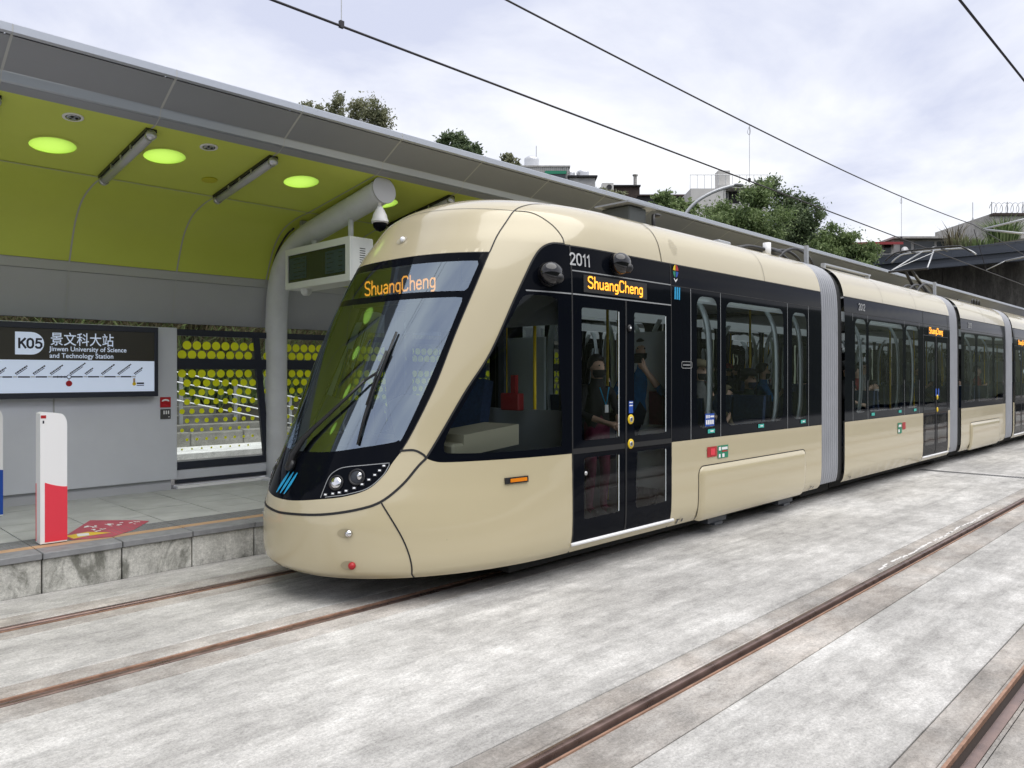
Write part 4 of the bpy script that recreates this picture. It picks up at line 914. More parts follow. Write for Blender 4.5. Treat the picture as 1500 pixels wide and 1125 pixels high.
# ---- side markings (car 1, near side)
def fr(X, z, off=.006, S=S1): v = vz(z); return pt(S, aX(X, v) if S is S1 else X, v, off)[0]
o = fr(5.235, 2.828); tx = put_strokes('car_number', '2011', .105, .017, m_silver, tram, (0, 0, 0), EX, EZ, 1.05)
for v_ in tx.data.vertices: v_.co = fr(5.235 + v_.co.x, 2.828 + v_.co.z, .006 - v_.co.y)
g = G(); A = [fr(5.40, 2.59), fr(6.40, 2.59), fr(6.40, 2.75), fr(5.40, 2.75)]; g.quad(*A); h = part('destination_display', g, m_ledbg, tram)
o = fr(5.455, 2.622, .012); tx = put_strokes('destination_text', 'ShuangCheng', .105, .015, m_led, h, (0, 0, 0), EX, EZ, 1.08)
for v_ in tx.data.vertices: v_.co = fr(5.455 + v_.co.x, 2.632 + v_.co.z, .010 - v_.co.y)
# balloon emblem
o = fr(6.945, 2.93, .006); ex = (fr(7.1, 2.93) - fr(6.9, 2.93)).normalized()
for k, mt in enumerate((m_red, m_yellow, m_green, m_blue)):
    a0 = k * PI / 2; g = G(); g.add([o + ex * (.006 * math.cos(a0 + PI / 4)) + EZ * (.006 * math.sin(a0 + PI / 4))] + [o + ex * (.052 * math.cos(t)) + EZ * (.068 * math.sin(t)) for t in np.linspace(a0 + .12, a0 + PI / 2 - .12, 6)], [tuple(range(7))]); part('emblem_petal', g, mt, tram)
g = G(); g.add([o + ex * x + EZ * z for x, z in ((-.035, -.085), (0, -.118), (.035, -.085), (.03, -.075), (0, -.10), (-.03, -.075))], [(0, 1, 4, 5), (1, 2, 3, 4)]); part('emblem_basket', g, m_white, tram)
for k in range(3):
    g = G(); x0 = 6.905 + k * .040; g.quad(fr(x0, 2.63), fr(x0 + .026, 2.63), fr(x0 + .034, 2.76), fr(x0 + .008, 2.76)); part('logo_stroke', g, m_cyan, tram)
# vent dots on the roof panel
g = G()
for i in range(7):
    for j in range(9):
        if ((i - 3) / 3.3) ** 2 + ((j - 4) / 4.4) ** 2 < 1: v = 3.0 + (j - 4) * .022; p, n = pt(S1, aX(6.98 + (i - 3) * .022, v), v, .002); t1 = EX; t2 = n.cross(t1); g.disc(p, t1, t2, .006, 6)
part('vent_perforation', g, m_dash, tram)
# stickers, buttons
def sticker(name, x0, x1, z0, z1, mt, off=.006, S=S1, p=None): g = G(); g.quad(fr(x0, z0, off, S), fr(x1, z0, off, S), fr(x1, z1, off, S), fr(x0, z1, off, S)); return part(name, g, mt, p or tram)
sticker('emergency_plate', 7.57, 7.78, .905, 1.02, m_red); sticker('emergency_plate_window', 7.645, 7.735, .925, 1.0, m_redp, .008)
sticker('notice_plate', 7.80, 8.04, .875, 1.02, m_green)
for q, (a, b, c, e) in enumerate(((.02, .07, .09, .13), (.09, .22, .095, .125), (.09, .22, .07, .085), (.02, .06, .01, .05), (.10, .15, .01, .05))): sticker('notice_mark', 7.80 + a, 7.80 + b, .875 + c, .875 + e, m_white if q != 2 else m_red, .008)
sticker('access_sticker', 7.52, 7.72, 1.255, 1.395, m_blue, .008)
for q in range(4): sticker('access_mark', 7.535 + q * .045, 7.568 + q * .045, 1.275, 1.325, m_white, .010)
for q in range(3): sticker('access_mark', 7.535 + q * .03, 7.555 + q * .03, 1.345, 1.38, m_white, .010)
sticker('access_mark', 7.63, 7.71, 1.352, 1.372, m_white, .010)
for x, z in ((7.58, 1.175), (8.78, 1.175), (10.0, 1.175)): sticker('exit_sticker', x, x + .15, z, z + .045, m_teal, .008); sticker('exit_mark', x + .05, x + .12, z + .015, z + .03, m_white, .010)
g = G(); P = [fr(x, z, .007) for x, z in rrect(7.04, 7.25, 1.90, 1.975, .02)]; Q = [fr(x, z, .007) for x, z in rrect(7.046, 7.244, 1.906, 1.969, .016)]; n = len(P); g.add(P + Q, [(i, (i + 1) % n, n + (i + 1) % n, n + i) for i in range(n)]); part('maker_plate', g, m_silver, tram)
for q in range(6): sticker('maker_mark', 7.075 + q * .024, 7.090 + q * .024, 1.928, 1.945, m_silver, .007)
for z, mt in ((1.395, 0), (1.155, 0)):
    p = fr(6.115, z, .006); n = Vector((0, -1, 0)); g = G(); g.lathe([(.048, 0), (.048, .006), (.03, .008)], p, n, 20); h = part('door_button', g, m_yellow, tram, True)
    g = G(); g.lathe([(.026, .006), (.026, .013), (.018, .015)], p, n, 16); part('button_cap', g, m_alu, h, True); g = G(); g.box(p.x - .006, p.x + .006, p.y - .018, p.y - .014, z - .014, z + .014); part('button_mark', g, m_ink, h)
sticker('door_sticker', 6.085, 6.155, 1.455, 1.575, m_blue, .008); [sticker('door_sticker_line', 6.092, 6.148, 1.555 - q * .03, 1.565 - q * .03, m_white, .010) for q in (0, 1)]
p = fr(6.09, 2.29, .006); g = G(); g.lathe([(.034, 0), (.032, .012), (.02, .02)], p, (0, -1, 0), 16); h = part('door_sensor', g, m_blackmat, tram, True); g = G(); g.lathe([(.014, .018), (.010, .024)], p, (0, -1, 0), 10); part('sensor_lens', g, m_lens, h, True)
p = fr(5.42, .93, .006); g = G(); g.lathe([(.02, 0), (.018, .008)], p, (0, -1, 0), 12); part('door_lock', g, m_silver, tram, True)
# jacking point marks
for x, z in ((6.98, .285), (7.42, .275), (10.36, .275), (10.12, .275)):
    if x in (7.42, 10.12): sticker('bolt_hole', x, x + .03, z, z + .035, m_ink); continue
    sticker('jacking_mark', x, x + .06, z, z + .01, m_ink); sticker('jacking_mark', x + .02, x + .04, z - .05, z, m_ink); sticker('jacking_hole', x + .10, x + .13, z - .03, z + .005, m_ink)
# hatch panels bulging from the skirt
def hatch(S, X0, X1, v0, v1, depth=.032):
    xs = np.linspace(0, 1, 40); ys = np.linspace(0, 1, 22); A = np.zeros((22, 40)); V = np.zeros((22, 40)); D = np.zeros((22, 40)); W_, H_ = X1 - X0, v1 - v0
    for j, t in enumerate(ys):
        for i, q in enumerate(xs):
            qq = (1 - math.cos(q * PI)) / 2; tt = (1 - math.cos(t * PI)) / 2; v = v0 + tt * H_; ins = 0
            if tt > 1 - .10 / H_: e = (tt - 1 + .10 / H_) / (.10 / H_); ins = .10 * (1 - math.sqrt(max(0, 1 - e * e)))
            X = X0 + ins + qq * (W_ - 2 * ins); A[j, i] = aX(X, v) if S is S1 else X; V[j, i] = v
            dd = min((X - X0 - ins), (X1 - ins - X), (v1 - v) * 1.0, (v - v0 + .12)); D[j, i] = depth * (1 - (1 - min(1, max(0, dd) / .09)) ** 2.2)
    P = S(A, V) + normals(S, A, V) * (D[..., None] + .002); n = 40
    F = [(j * n + i, j * n + i + 1, (j + 1) * n + i + 1, (j + 1) * n + i) for j in range(21) for i in range(39)]
    for sg in (1, -1):
        q = P.reshape(-1, 3).copy(); q[:, 1] = YC + sg * (q[:, 1] - YC); g = G(); g.add(q.tolist(), F if sg > 0 else [f[::-1] for f in F]); part('bogie_hatch', g, m_beige, tram, True)
    R = rrect(X0 - .008, X1 + .008, v0 - .2, v1 + .008, .10); R = [p for p in dense(R, .04) if p[1] > v0 - .02]
    k = min(range(len(R)), key=lambda i: (R[i][1], -R[i][0])); R = R[k:] + R[:k]
    R = sorted([p for p in R if p[0] > (X0 + X1) / 2], key=lambda p: p[1] - (p[0] < X1 - .12) * (p[0] - X1)) + sorted([p for p in R if p[0] <= (X0 + X1) / 2], key=lambda p: -p[1] - p[0] * (p[1] > v1 - .02) * 1.)
    out = [(X1 + .008, v) for v in np.linspace(v0, v1 - .1, 10)] + [(X1 - .092 + .10 * math.cos(t), v1 - .092 + .10 * math.sin(t)) for t in np.linspace(.1, PI / 2, 8)] + [(X, v1 + .008) for X in np.linspace(X1 - .12, X0 + .12, 14)] + [(X0 + .092 + .10 * math.cos(t), v1 - .092 + .10 * math.sin(t)) for t in np.linspace(PI / 2, PI, 8)] + [(X0 - .008, v) for v in np.linspace(v1 - .12, v0, 10)]
    ribbon('hatch_seam', S, [((aX(x, v) if S is S1 else x), v) for x, v in out], .010, m_rubber, off=.002)
hatch(S1, 7.40, 10.16, .005, .60)
for x in (7.72, 9.5):
    for sg in (1, -1):
        g = G(); y = YC - sg * 1.2; g.box(x, x + .42, y - .05, y + .05, .13, .24); g.box(x + .12, x + .30, y - .07, y - .0, .10, .13); part('bogie_bracket', g, m_dashdark, tram)
# underframe
g = G(); g.box(4.7, 10.6, YC - 1.05, YC + 1.05, .10, .26); part('underframe', g, m_under, tram)
m_cab_red = M('cab_cabinet_red', (.22, .012, .015), .5)
# ---- cab and saloon interior, car 1
def interior(X0, X1, name='saloon'):
    g = G(); g.box(X0, X1, YC - 1.27, YC + 1.27, .33, .35); part('floor', g, m_floor, tram)
    g = G(); g.box(X0, X1, YC - 1.12, YC + 1.12, 2.78, 2.80); part('ceiling_lining', g, m_intgrey, tram)
    for sg in (1, -1):
        g = G(); g.box(X0, X1, YC + sg * 1.10, YC + sg * 1.26, 2.66, 2.78); part('light_cove', g, m_cove, tram)
interior(5.3, 10.6)
g = G(); g.box(3.95, 5.3, YC - 1.1, YC + 1.1, .5, .52); part('cab_floor', g, m_floor, tram)
g = G(); g.sweepX([(0, 0)], 0, 0) if False else None
D = G()   # dashboard: stepped cream console following the nose
prof = [(3.62, .80), (3.60, 1.10), (3.72, 1.20), (4.05, 1.26), (4.30, 1.20), (4.34, .55)]
ring1 = [Vector((x, YC - .85 + (.0 if x > 3.8 else .12), z)) for x, z in prof]; ring2 = [Vector((x, YC + .85 - (.0 if x > 3.8 else .12), z)) for x, z in prof]
D.add(ring1 + ring2, [(i, i + 1, 7 + i, 6 + i) for i in range(5)] + [(5, 4, 3, 2, 1, 0), (6, 7, 8, 9, 10, 11)]); dash = part('dashboard', D, m_dashdark, tram)
g = G(); g.box(4.10, 4.40, YC - 1.0, YC + .95, 1.14, 1.26, .02); part('desk_top', g, m_dash, dash)
g = G(); g.obox((4.55, YC - .78, 1.27), (.33, 0, .03), (0, .22, 0), (0, 0, .09)); part('side_console', g, m_dash, dash)
g = G(); g.obox((4.18, YC - .38, 1.45), (.09, .02, .03), (0, .22, 0), (-.04, 0, .17)); h = part('monitor_stand', g, m_dash, dash)
g = G(); g.obox((4.285, YC - .38, 1.47), (.006, 0, 0), (0, .18, 0), (-.03, 0, .12)); part('monitor', g, m_screen, dash)
g = G(); g.obox((4.22, YC + .45, 1.42), (.07, 0, .02), (0, .26, 0), (-.04, 0, .13)); part('monitor_stand', g, m_dashdark, dash)
st_ = G(); st_.box(4.72, 5.12, YC - .28, YC + .28, .95, 1.08, .04); seat = part('driver_seat', st_, m_seat, tram)
g = G(); g.obox((5.16, YC, 1.42), (.06, 0, -.015), (0, .26, 0), (.06, 0, .36)); part('seat_back', g, m_seat, seat); g = G(); g.obox((5.24, YC, 1.90), (.05, 0, 0), (0, .14, 0), (.01, 0, .10)); part('head_rest', g, m_seat, seat)
g = G(); g.lathe([(.22, .5), (.09, .56), (.09, .95)], (4.92, YC, 0), n=14); part('seat_post', g, m_dashdark, seat)
g = G(); g.box(5.02, 5.10, 4.86, 5.10, 1.50, 1.66, .01); h = part('red_cabinet', g, m_cab_red, tram); g = G(); g.box(5.04, 5.08, 4.92, 4.98, 1.66, 1.83); part('red_handle', g, m_cab_red, h)
g = G(); g.box(5.30, 5.33, YC - 1.2, YC + 1.2, .5, 1.5); part('cab_partition', g, m_intgrey, tram); g = G(); g.box(5.30, 5.33, YC - 1.2, YC + 1.2, 2.3, 2.78); part('cab_partition', g, m_intgrey, tram)
for y in (-1.15, -.35, .35, 1.15): g = G(); g.box(5.30, 5.33, YC + y - .04, YC + y + .04, 1.5, 2.3); part('partition_post', g, m_dashdark, tram)
# sun blind / inner screen bars of the cab
g = G(); g.box(4.34, 4.38, YC - .80, YC + .80, 2.50, 2.84); ldb = part('front_display', g, m_ledbg, tram)
put_strokes('destination_text', 'ShuangCheng', .135, .017, m_led, ldb, (4.335, YC + .60, 2.615), -EY, EZ, 1.06)
g = G(); g.obox((3.80, YC - .02, 2.18), (.012, 0, .02), (0, .045, 0), (.045, 0, .10)); h = part('cab_mirror', g, m_ltgrey, tram)
g = G(); g.box(3.98, 4.08, YC + .08, YC + .14, 1.26, 1.75); part('cab_phone', g, m_ltgrey, tram)
def pillar_in(X, z0=1.10, z1=2.70, wd=.11):
    for sg in (1, -1):
        g = G(); P = crom([(YC - sg * 1.02, z0 - .02, 0), (YC - sg * 1.17, z0 + .12, 0), (YC - sg * 1.215, z0 + .5, 0), (YC - sg * 1.21, 2.2, 0), (YC - sg * 1.16, 2.5, 0), (YC - sg * 1.05, z1, 0)], 4)
        g.sweepX([(p[0], p[1]) for p in P], X - wd / 2, X + wd / 2, .02 * sg); part('interior_pillar', g, m_ltgrey, tram, True)
for X in (7.80, 9.50, 10.24): pillar_in(X)
def pole(X, y, z0=.35, z1=2.78, mt=None): g = G(); g.tube([(X, y, z0), (X, y, z1)], .017, 8); part('grab_pole', g, mt or m_yellow, tram, True)
for X, y in ((5.5, 5.1), (6.75, 5.0), (6.2, 6.2), (7.2, 5.5), (10.35, 5.3)): pole(X, y)
def bench(X, y, face, mt=None):
    g = G(); g.box(X - .21, X + .21, y - .22, y + .22, .72, .80, .03); s_ = part('seat', g, m_seat, tram); xb = X - face * .23
    g = G(); g.obox((xb, y, 1.18), (.035, 0, 0), (0, .21, 0), (-face * .05, 0, .38)); part('seat_back', g, m_seat, s_)
    g = G(); g.box(X - .19, X + .19, y - .2, y + .2, .35, .72); part('seat_box', g, m_intgrey, s_)
for X, f_ in ((8.05, 1), (9.05, -1), (9.75, 1)):
    for y in (4.78, 5.24, 6.25, 6.68): bench(X, y, f_)
for sg in (1, -1):
    g = G(); g.box(7.3, 10.6, YC + sg * 1.18, YC + sg * 1.27, .35, 1.12); part('side_lining', g, m_intgrey, tram)
    g = G(); g.box(6.93, 6.97, YC + sg * .55, YC + sg * 1.2, .6, 2.3); part('draught_screen', g, m_ltgrey, tram)
# ================================================================ cars 2 and 3, bellows, and the rear half as turned copies
mid_start = set(tram.children)
def straight_car(X0, X1, doors, panes, roofs, cars='car'):
    regs = []; par = {}
    for k, (xa, xb) in enumerate(doors):
        xm = (xa + xb) / 2
        for j, (p, q) in enumerate(((xa, xm - .012), (xm + .012, xb))):
            regs += [('g%d%d' % (k, j), 'door_window', m_doorglass, dense(rrect(p + .11, q - .10, 1.02, 2.24, .03), .1)), ('l%d%d' % (k, j), 'door_lower_window', m_doorglass, dense(rrect(p + .12, q - .10, .30, .86, .03), .1)),
                     ('d%d%d' % (k, j), 'door_leaf', m_black, [(p, DV0), (q, DV0), (q, DV1), (p, DV1)])]; par['g%d%d' % (k, j)] = par['l%d%d' % (k, j)] = 'd%d%d' % (k, j)
        regs += [('h%d' % k, 'door_header', m_black, [(xa - .012, DV1 + .012), (xb + .012, DV1 + .012), (xb + .012, LT), (xa - .012, LT)]), ('s%d' % k, 'door_surround', m_blackmat, [(xa - .012, DV0), (xb + .012, DV0), (xb + .012, DV1 + .012), (xa - .012, DV1 + .012)])]
    for k, (xa, xb) in enumerate(panes): regs.append(('p%d' % k, 'side_window', m_win, dense(rrect(xa, xb, 1.03, 2.48, .12), .1)))
    regs += [('band', 'window_band', m_black, [(X0, WA), (X1, WA), (X1, LT), (X0, LT)]), ('low', 'side_panel', m_beige, [(X0, 0), (X1, 0), (X1, WA), (X0, WA)])]
    for k in range(len(roofs) - 1): regs.append(('r%d' % k, 'roof_panel', m_beige, [(roofs[k], LT), (roofs[k + 1], LT), (roofs[k + 1], VT), (roofs[k], VT)]))
    gp = [(x, v) for x in np.linspace(X0, X1, 16) for v in list(np.arange(.03, .45, .06)) + [.7, 1.2, 1.6, 2.0] + list(np.arange(2.42, VT, .07))]
    shell(S2, regs, gp, [(X0, 0), (X1, 0), (X1, VT), (X0, VT)], par)
    seam([(X0, LT), (X1, LT)], .012, S2); seam([(X0, 2.56), (X1, 2.56)], .008, S2, off=.002)
    for x in roofs[1:-1]: seam([(x, LT), (x, 3.5)], .006, S2)
    for xa, xb in doors:
        seam([((xa + xb) / 2, DV0), ((xa + xb) / 2, DV1)], .022, S2, off=.006); seam([(xa - .006, 0), (xa - .006, LT)], .014, S2); seam([(xb + .006, 0), (xb + .006, LT)], .014, S2); seam([(xa, .93), (xb, .93)], .05, S2, off=.004); thresh(xa - .03, xb + .03, S2)
    g = G(); g.box(X0 + .1, X1 - .1, YC - 1.05, YC + 1.05, .10, .26); part('underframe', g, m_under, tram)
    interior(X0 + .05, X1 - .05)
    for sg in (1, -1):
        for pa, pb in panes: g = G(); g.box(pa - .1, pb + .1, YC + sg * 1.18, YC + sg * 1.27, .35, 1.12); part('side_lining', g, m_intgrey, tram)
def bellows(X0, X1, black_at_end=True):
    n = 9; prof = [(fw(v) - .02, fz(v)) for v in np.concatenate([np.linspace(.05, .4, 6), np.linspace(.6, 2.5, 5), np.linspace(2.6, VT, 22)])]
    xb = X1 - .14; xs = np.linspace(X0, xb, n + 1)
    for k in range(n):
        rows = []
        for t, dep in ((0.0, .03), (.06, .008), (.31, -.004), (.56, .008), (.62, .03)):
            x = xs[k] + (xs[k + 1] - xs[k]) * t; rows.append([(x, YC - max(0, w_ - dep), z_ - (dep if z_ > 3.2 else 0)) for w_, z_ in prof] + [(x, YC + max(0, w_ - dep), z_ - (dep if z_ > 3.2 else 0)) for w_, z_ in prof[::-1]])
        g = G(); m_ = len(rows[0]); g.add([q for r_ in rows for q in r_], [(i * m_ + j, i * m_ + j + 1, (i + 1) * m_ + j + 1, (i + 1) * m_ + j) for i in range(4) for j in range(m_ - 1)]); part('bellows_rib', g, m_bellow, tram, True)
    def hoop(x0, x1, inset, mt, nm):
        P = [(YC - max(0, w_ - inset), z_ - (inset if z_ > 3.2 else 0)) for w_, z_ in prof]; P += [(2 * YC - y, z) for y, z in P[::-1]]
        g = G(); g.sweepX(P, x0, x1); part(nm, g, mt, tram)
    hoop(X0 - .02, xb + .01, .026, m_bellowd, 'bellows_lining'); hoop(xb + .005, X1 + .01, .018, m_rubber, 'bellows_frame'); hoop(X0 - .03, X0 + .012, .016, m_rubber, 'bellows_frame')
    g = G(); g.box(X0 - .1, X1 + .1, YC - 1.05, YC + 1.05, .08, .22); part('gangway_underside', g, m_under, tram)
    for dx in (.12,):   # cable loops over the joint
        for y in (4.95, 5.12, 5.28):
            g = G(); g.tube(crom([(X0 - .32, y, 3.42), (X0 - .02, y, 3.62), ((X0 + X1) / 2, y, 3.72), (X1 + .05, y, 3.64), (X1 + .3, y, 3.45)], 4), .022, 7); part('roof_cable', g, m_blackmat, tram, True)
    g = G(); g.box((X0 + X1) / 2 - .09, (X0 + X1) / 2 - .035, 4.74, 4.79, 3.30, 3.74); part('cable_post', g, m_galv, tram)
bellows(10.71, 11.51)
straight_car(11.54, 16.96, [(15.27, 16.80)], [(11.95, 12.40), (12.52, 14.13), (14.30, 14.96)], [11.54, 13.2, 14.9, 16.96])
for X in (12.45, 14.20, 14.99): pillar_in(X)
for X in (11.86, 12.48, 14.22, 15.03): ribbon('band_joint', S2, [(X, WA), (X, 2.56)], .008, m_intgrey, off=.002)
for X, f_ in ((12.0, 1), (13.0, -1), (13.7, 1)):
    for y in (4.78, 5.24, 6.25, 6.68): bench(X, y, f_)
for X, y in ((15.35, 5.0), (16.75, 5.0), (16.0, 6.2)): pole(X, y)
g = G(); g.quad(*[fr(x, z, .006, S2) for x, z in ((15.55, 2.57), (16.45, 2.57), (16.45, 2.73), (15.55, 2.73))]); h = part('destination_display', g, m_ledbg, tram)
put_strokes('destination_text', 'ShuangCheng', .11, .018, m_led, h, fr(15.59, 2.605, .012, S2), EX, EZ, 1.0)
put_strokes('car_number', '2012', .10, .016, m_silver, tram, fr(12.1, 2.83, .006, S2), EX, EZ)
sticker('notice_plate', 13.86, 14.06, .82, 1.0, m_green, S=S2); sticker('emergency_plate', 14.10, 14.26, .88, 1.0, m_red, S=S2)
sticker('notice_mark', 13.9, 14.03, .93, .97, m_white, .008, S2); sticker('notice_mark', 13.88, 13.95, .84, .89, m_white, .008, S2)
for x in (12.62, 13.9, 14.7): sticker('exit_sticker', x, x + .14, 1.175, 1.22, m_teal, .008, S2)
for z in (1.395, 1.155): g = G(); g.lathe([(.048, 0), (.048, .006), (.026, .013)], fr(16.09, z, .006, S2), (0, -1, 0), 16); part('door_button', g, m_yellow, tram, True)
sticker('door_sticker', 15.98, 16.06, 1.42, 1.56, m_blue, .008, S2); sticker('door_sticker', 16.13, 16.21, 1.42, 1.56, m_blue, .008, S2)
for X, z in ((11.72, .285), (16.88, .36)): sticker('jacking_mark', X, X + .05, z, z + .01, m_ink, S=S2); sticker('jacking_hole', X + .08, X + .11, z - .03, z + .005, m_ink, S=S2)
bellows(16.97, 17.73)
front_half = [o for o in tram.children]
straight_car(17.76, 21.64, [], [(17.98, 18.85), (19.05, 20.35), (20.55, 21.42)], [17.76, 19.7, 21.64])
for X in (18.95, 20.45): pillar_in(X)
hatch(S2, 18.45, 21.0, .005, .58); put_strokes('car_number', '2013', .10, .016, m_silver, tram, fr(18.3, 2.83, .006, S2), EX, EZ)
for X, f_ in ((18.4, 1), (19.3, -1), (20.2, 1), (21.0, -1)):
    for y in (4.78, 5.24, 6.25, 6.68): bench(X, y, f_)
RB = Matrix.Translation((19.7, YC, 0)) @ Matrix.Rotation(PI, 4, 'Z') @ Matrix.Translation((-19.7, -YC, 0))
skip = ('car_number', 'emblem', 'logo', 'maker', 'access', 'exit_', 'notice', 'emergency', 'door_sticker', 'jacking', 'bolt', 'driver', 'red_', 'cab_p', 'wiper')
for o in front_half:
    if o.name.startswith(skip): continue
    c = o.copy(); COL.objects.link(c); c.matrix_basis = RB
    for ch in o.children: d = ch.copy(); COL.objects.link(d); d.parent = c
# near side of the rear half keeps a lit display over its first door
g = G(); g.quad(*[fr(x, z, .006, S2) for x, z in ((22.95, 2.57), (23.85, 2.57), (23.85, 2.73), (22.95, 2.73))]); h = part('destination_display', g, m_ledbg, tram)
put_strokes('destination_text', 'ShuangCheng', .11, .018, m_led, h, fr(22.99, 2.605, .012, S2), EX, EZ, 1.0)
# ---- roof equipment
g = G(); g.box(7.08, 7.42, 5.10, 5.50, 3.46, 3.765, .012); h = part('roof_unit', g, M('roof_unit_grey', (.06, .068, .07), .5), tram); g = G(); g.obox((7.28, 5.28, 3.785), (.30, 0, .0), (0, .24, 0), (0, 0, .009)); part('roof_unit_cover', g, m_fascia, h)
g = G(); g.tube(crom([(7.50, 5.05, 3.48), (7.49, 5.05, 3.62), (7.52, 5.07, 3.70), (7.58, 5.1, 3.71)], 4), .022, 7); part('roof_unit_pipe', g, m_blackmat, h, True); g = G(); g.ell((7.60, 5.08, 3.715), (.06, .05, .025), 12, 8); part('roof_unit_horn', g, m_blackmat, h, True)
g = G(); g.box(8.75, 9.05, 4.9, 5.2, 3.46, 3.56, .01); part('roof_box', g, m_alu, tram)
for y in (4.88, 4.98): g = G(); g.tube(crom([(9.2, y, 3.50), (9.5, y, 3.56), (9.9, y, 3.57), (10.25, y, 3.55)], 4), .025, 7); part('roof_cable', g, m_blackmat, tram, True)
g = G(); g.tube([(9.95, 4.86, 3.57), (10.35, 4.86, 3.57)], .045, 10); part('roof_insulator', g, m_blackmat, tram, True); g = G(); g.tube([(9.98, 4.86, 3.44), (9.98, 4.86, 3.66)], .055, 10); part('roof_insulator', g, m_white, tram, True)
g = G(); g.box(11.65, 13.6, 4.74, 4.80, 3.52, 3.545); g.box(11.65, 11.69, 4.74, 4.80, 3.40, 3.52); g.box(13.5, 13.54, 4.74, 4.80, 3.40, 3.52); part('roof_rail', g, m_alu, tram)
for x in (20.7, 20.95, 21.2): g = G(); g.tube(crom([(x, 4.9, 3.45), (x + .05, 4.9, 3.62), (x + .16, 4.9, 3.62), (x + .2, 4.9, 3.46)], 4), .02, 6); part('roof_cable', g, m_blackmat, tram, True)
g = G(); g.tube([(19.3, 4.85, 3.52), (20.4, 4.85, 3.52)], .02, 6); part('roof_cable', g, m_blackmat, tram)
# pantograph
g = G(); g.box(19.2, 20.3, 5.2, 6.2, 3.58, 3.64); pg = part('pantograph_base', g, m_blackmat, tram)
for x, y in ((19.25, 5.25), (19.25, 6.15), (20.25, 5.25), (20.25, 6.15)): g = G(); g.lathe([(.05, -.10), (.03, -.08), (.05, -.05), (.03, -.02), (.045, 0)], (x, y, 3.60), n=10); part('insulator', g, m_bellowd, pg, True)
kn = Vector((18.75, 5.72, 4.22)); hd = Vector((20.35, 5.72, 4.84))
for y in (-.07, .07): g = G(); g.tube([(20.0, 5.72 + y * 1.6, 3.66), kn + Vector((0, y, 0))], [.045, .03], 8); part('lower_arm', g, m_blackmat, pg, True)
g = G(); g.tube([(19.85, 5.5, 3.66), (18.95, 5.62, 4.13)], .014, 6); part('control_rod', g, m_galv, pg)
g = G(); g.tube([kn - Vector((0, .42, 0)), kn + Vector((0, .42, 0))], .026, 8); part('knee_bar', g, m_blackmat, pg)
for sg in (-1, 1): g = G(); g.tube([kn + Vector((0, sg * .40, 0)), hd + Vector((-.1, sg * .12, 0))], .018, 7); part('upper_arm', g, m_galv, pg, True)
g = G(); g.tube([kn + Vector((.1, .38, .05)), hd + Vector((-.4, -.2, -.1))], .009, 6); part('brace', g, m_galv, pg)
for dx in (-.22, .22):
    g = G(); g.tube(crom([hd + Vector((dx, -.95, -.16)), hd + Vector((dx, -.80, -.04)), hd + Vector((dx, -.55, .03)), hd + Vector((dx, .55, .03)), hd + Vector((dx, .80, -.04)), hd + Vector((dx, .95, -.16))], 4), .020, 7); part('contact_strip', g, m_blackmat if dx < 0 else m_galv, pg, True)
g = G(); g.box(hd.x - .24, hd.x + .24, 5.72 - .35, 5.72 - .31, hd.z - .02, hd.z + .01); g.box(hd.x - .24, hd.x + .24, 5.72 + .31, 5.72 + .35, hd.z - .02, hd.z + .01); part('head_frame', g, m_blackmat, pg)
# ================================================================ overhead line
def wire(name, label, P, r, group): g = G(); g.tube(P, r, 6); return thing(name, g, m_wire, label, 'wire', group, True)
wire('contact_wire', 'lower overhead contact wire running above the tram roof', [(-8, YC, 4.885), (25.6, YC, 4.885), (90, YC, 4.885)], .011, 'overhead wires')
sag = [(x, YC, 5.77 + .0022 * (x - 13.0) ** 2 * (.55 if x < 13 else 1.0)) for x in np.linspace(-6, 24.3, 24)]
wire('messenger_wire', 'upper overhead messenger wire sagging above the tram', sag + [(35, YC, 5.85), (90, YC, 6.0)], .011, 'overhead wires')
wire('contact_wire', 'overhead contact wire crossing the top right corner', [(-8, YC2, 4.86), (90, YC2, 4.86)], .0115, 'overhead wires')
def mz(x): return 5.77 + .0022 * (x - 13.0) ** 2 * (.55 if x < 13 else 1.0)
for x, lab in ((3.68, 'thin dropper wire hanging above the left of the tram nose'), (11.15, 'thin dropper wire above the first bellows of the tram'), (18.3, 'thin dropper wire left of the raised pantograph')):
    r = root('dropper_wire', lab, 'wire', (x, YC, 4.885), 'droppers of the overhead line')
    g = G(); g.tube([(x, YC, 4.89), (x, YC, mz(x))], .0045, 5); part('rod', g, m_galv, r)
    g = G(); g.box(x - .02, x + .02, YC - .015, YC + .015, 4.87, 4.93); part('clamp', g, m_wire, r)
    g = G(); g.tube(crom([(x, YC, mz(x) - .02), (x - .03, YC + .02, mz(x) - .12), (x, YC, mz(x) - .16), (x + .03, YC, mz(x) - .1), (x, YC, mz(x) - .02)], 4), .003, 4); part('loop', g, m_wire, r)
r = root('catenary_mast', 'steel catenary mast with cantilever tubes reaching in at the right edge', 'mast', (25.4, 3.72, 0))
g = G(); g.lathe([(.16, 0), (.14, 3), (.11, 7.0)], (25.4, 3.72, 0), n=14); part('mast', g, m_galv, r, True)
for P, q in (([(25.4, 3.72, 6.35), (24.5, YC - .2, 5.92)], .028), ([(25.4, 3.72, 5.55), (24.5, YC - .25, 5.90)], .030), ([(25.4, 3.72, 5.3), (25.7, YC - .5, 5.12)], .024), ([(25.7, YC - .5, 5.12), (25.75, YC, 4.91)], .014)):
    g = G(); g.tube(P, q, 8); part('cantilever_tube', g, m_galv, r, True)
g = G(); g.tube([(24.4, YC, 5.93), (25.72, YC, 4.93)], .008, 5); part('stay_wire', g, m_wire, r)
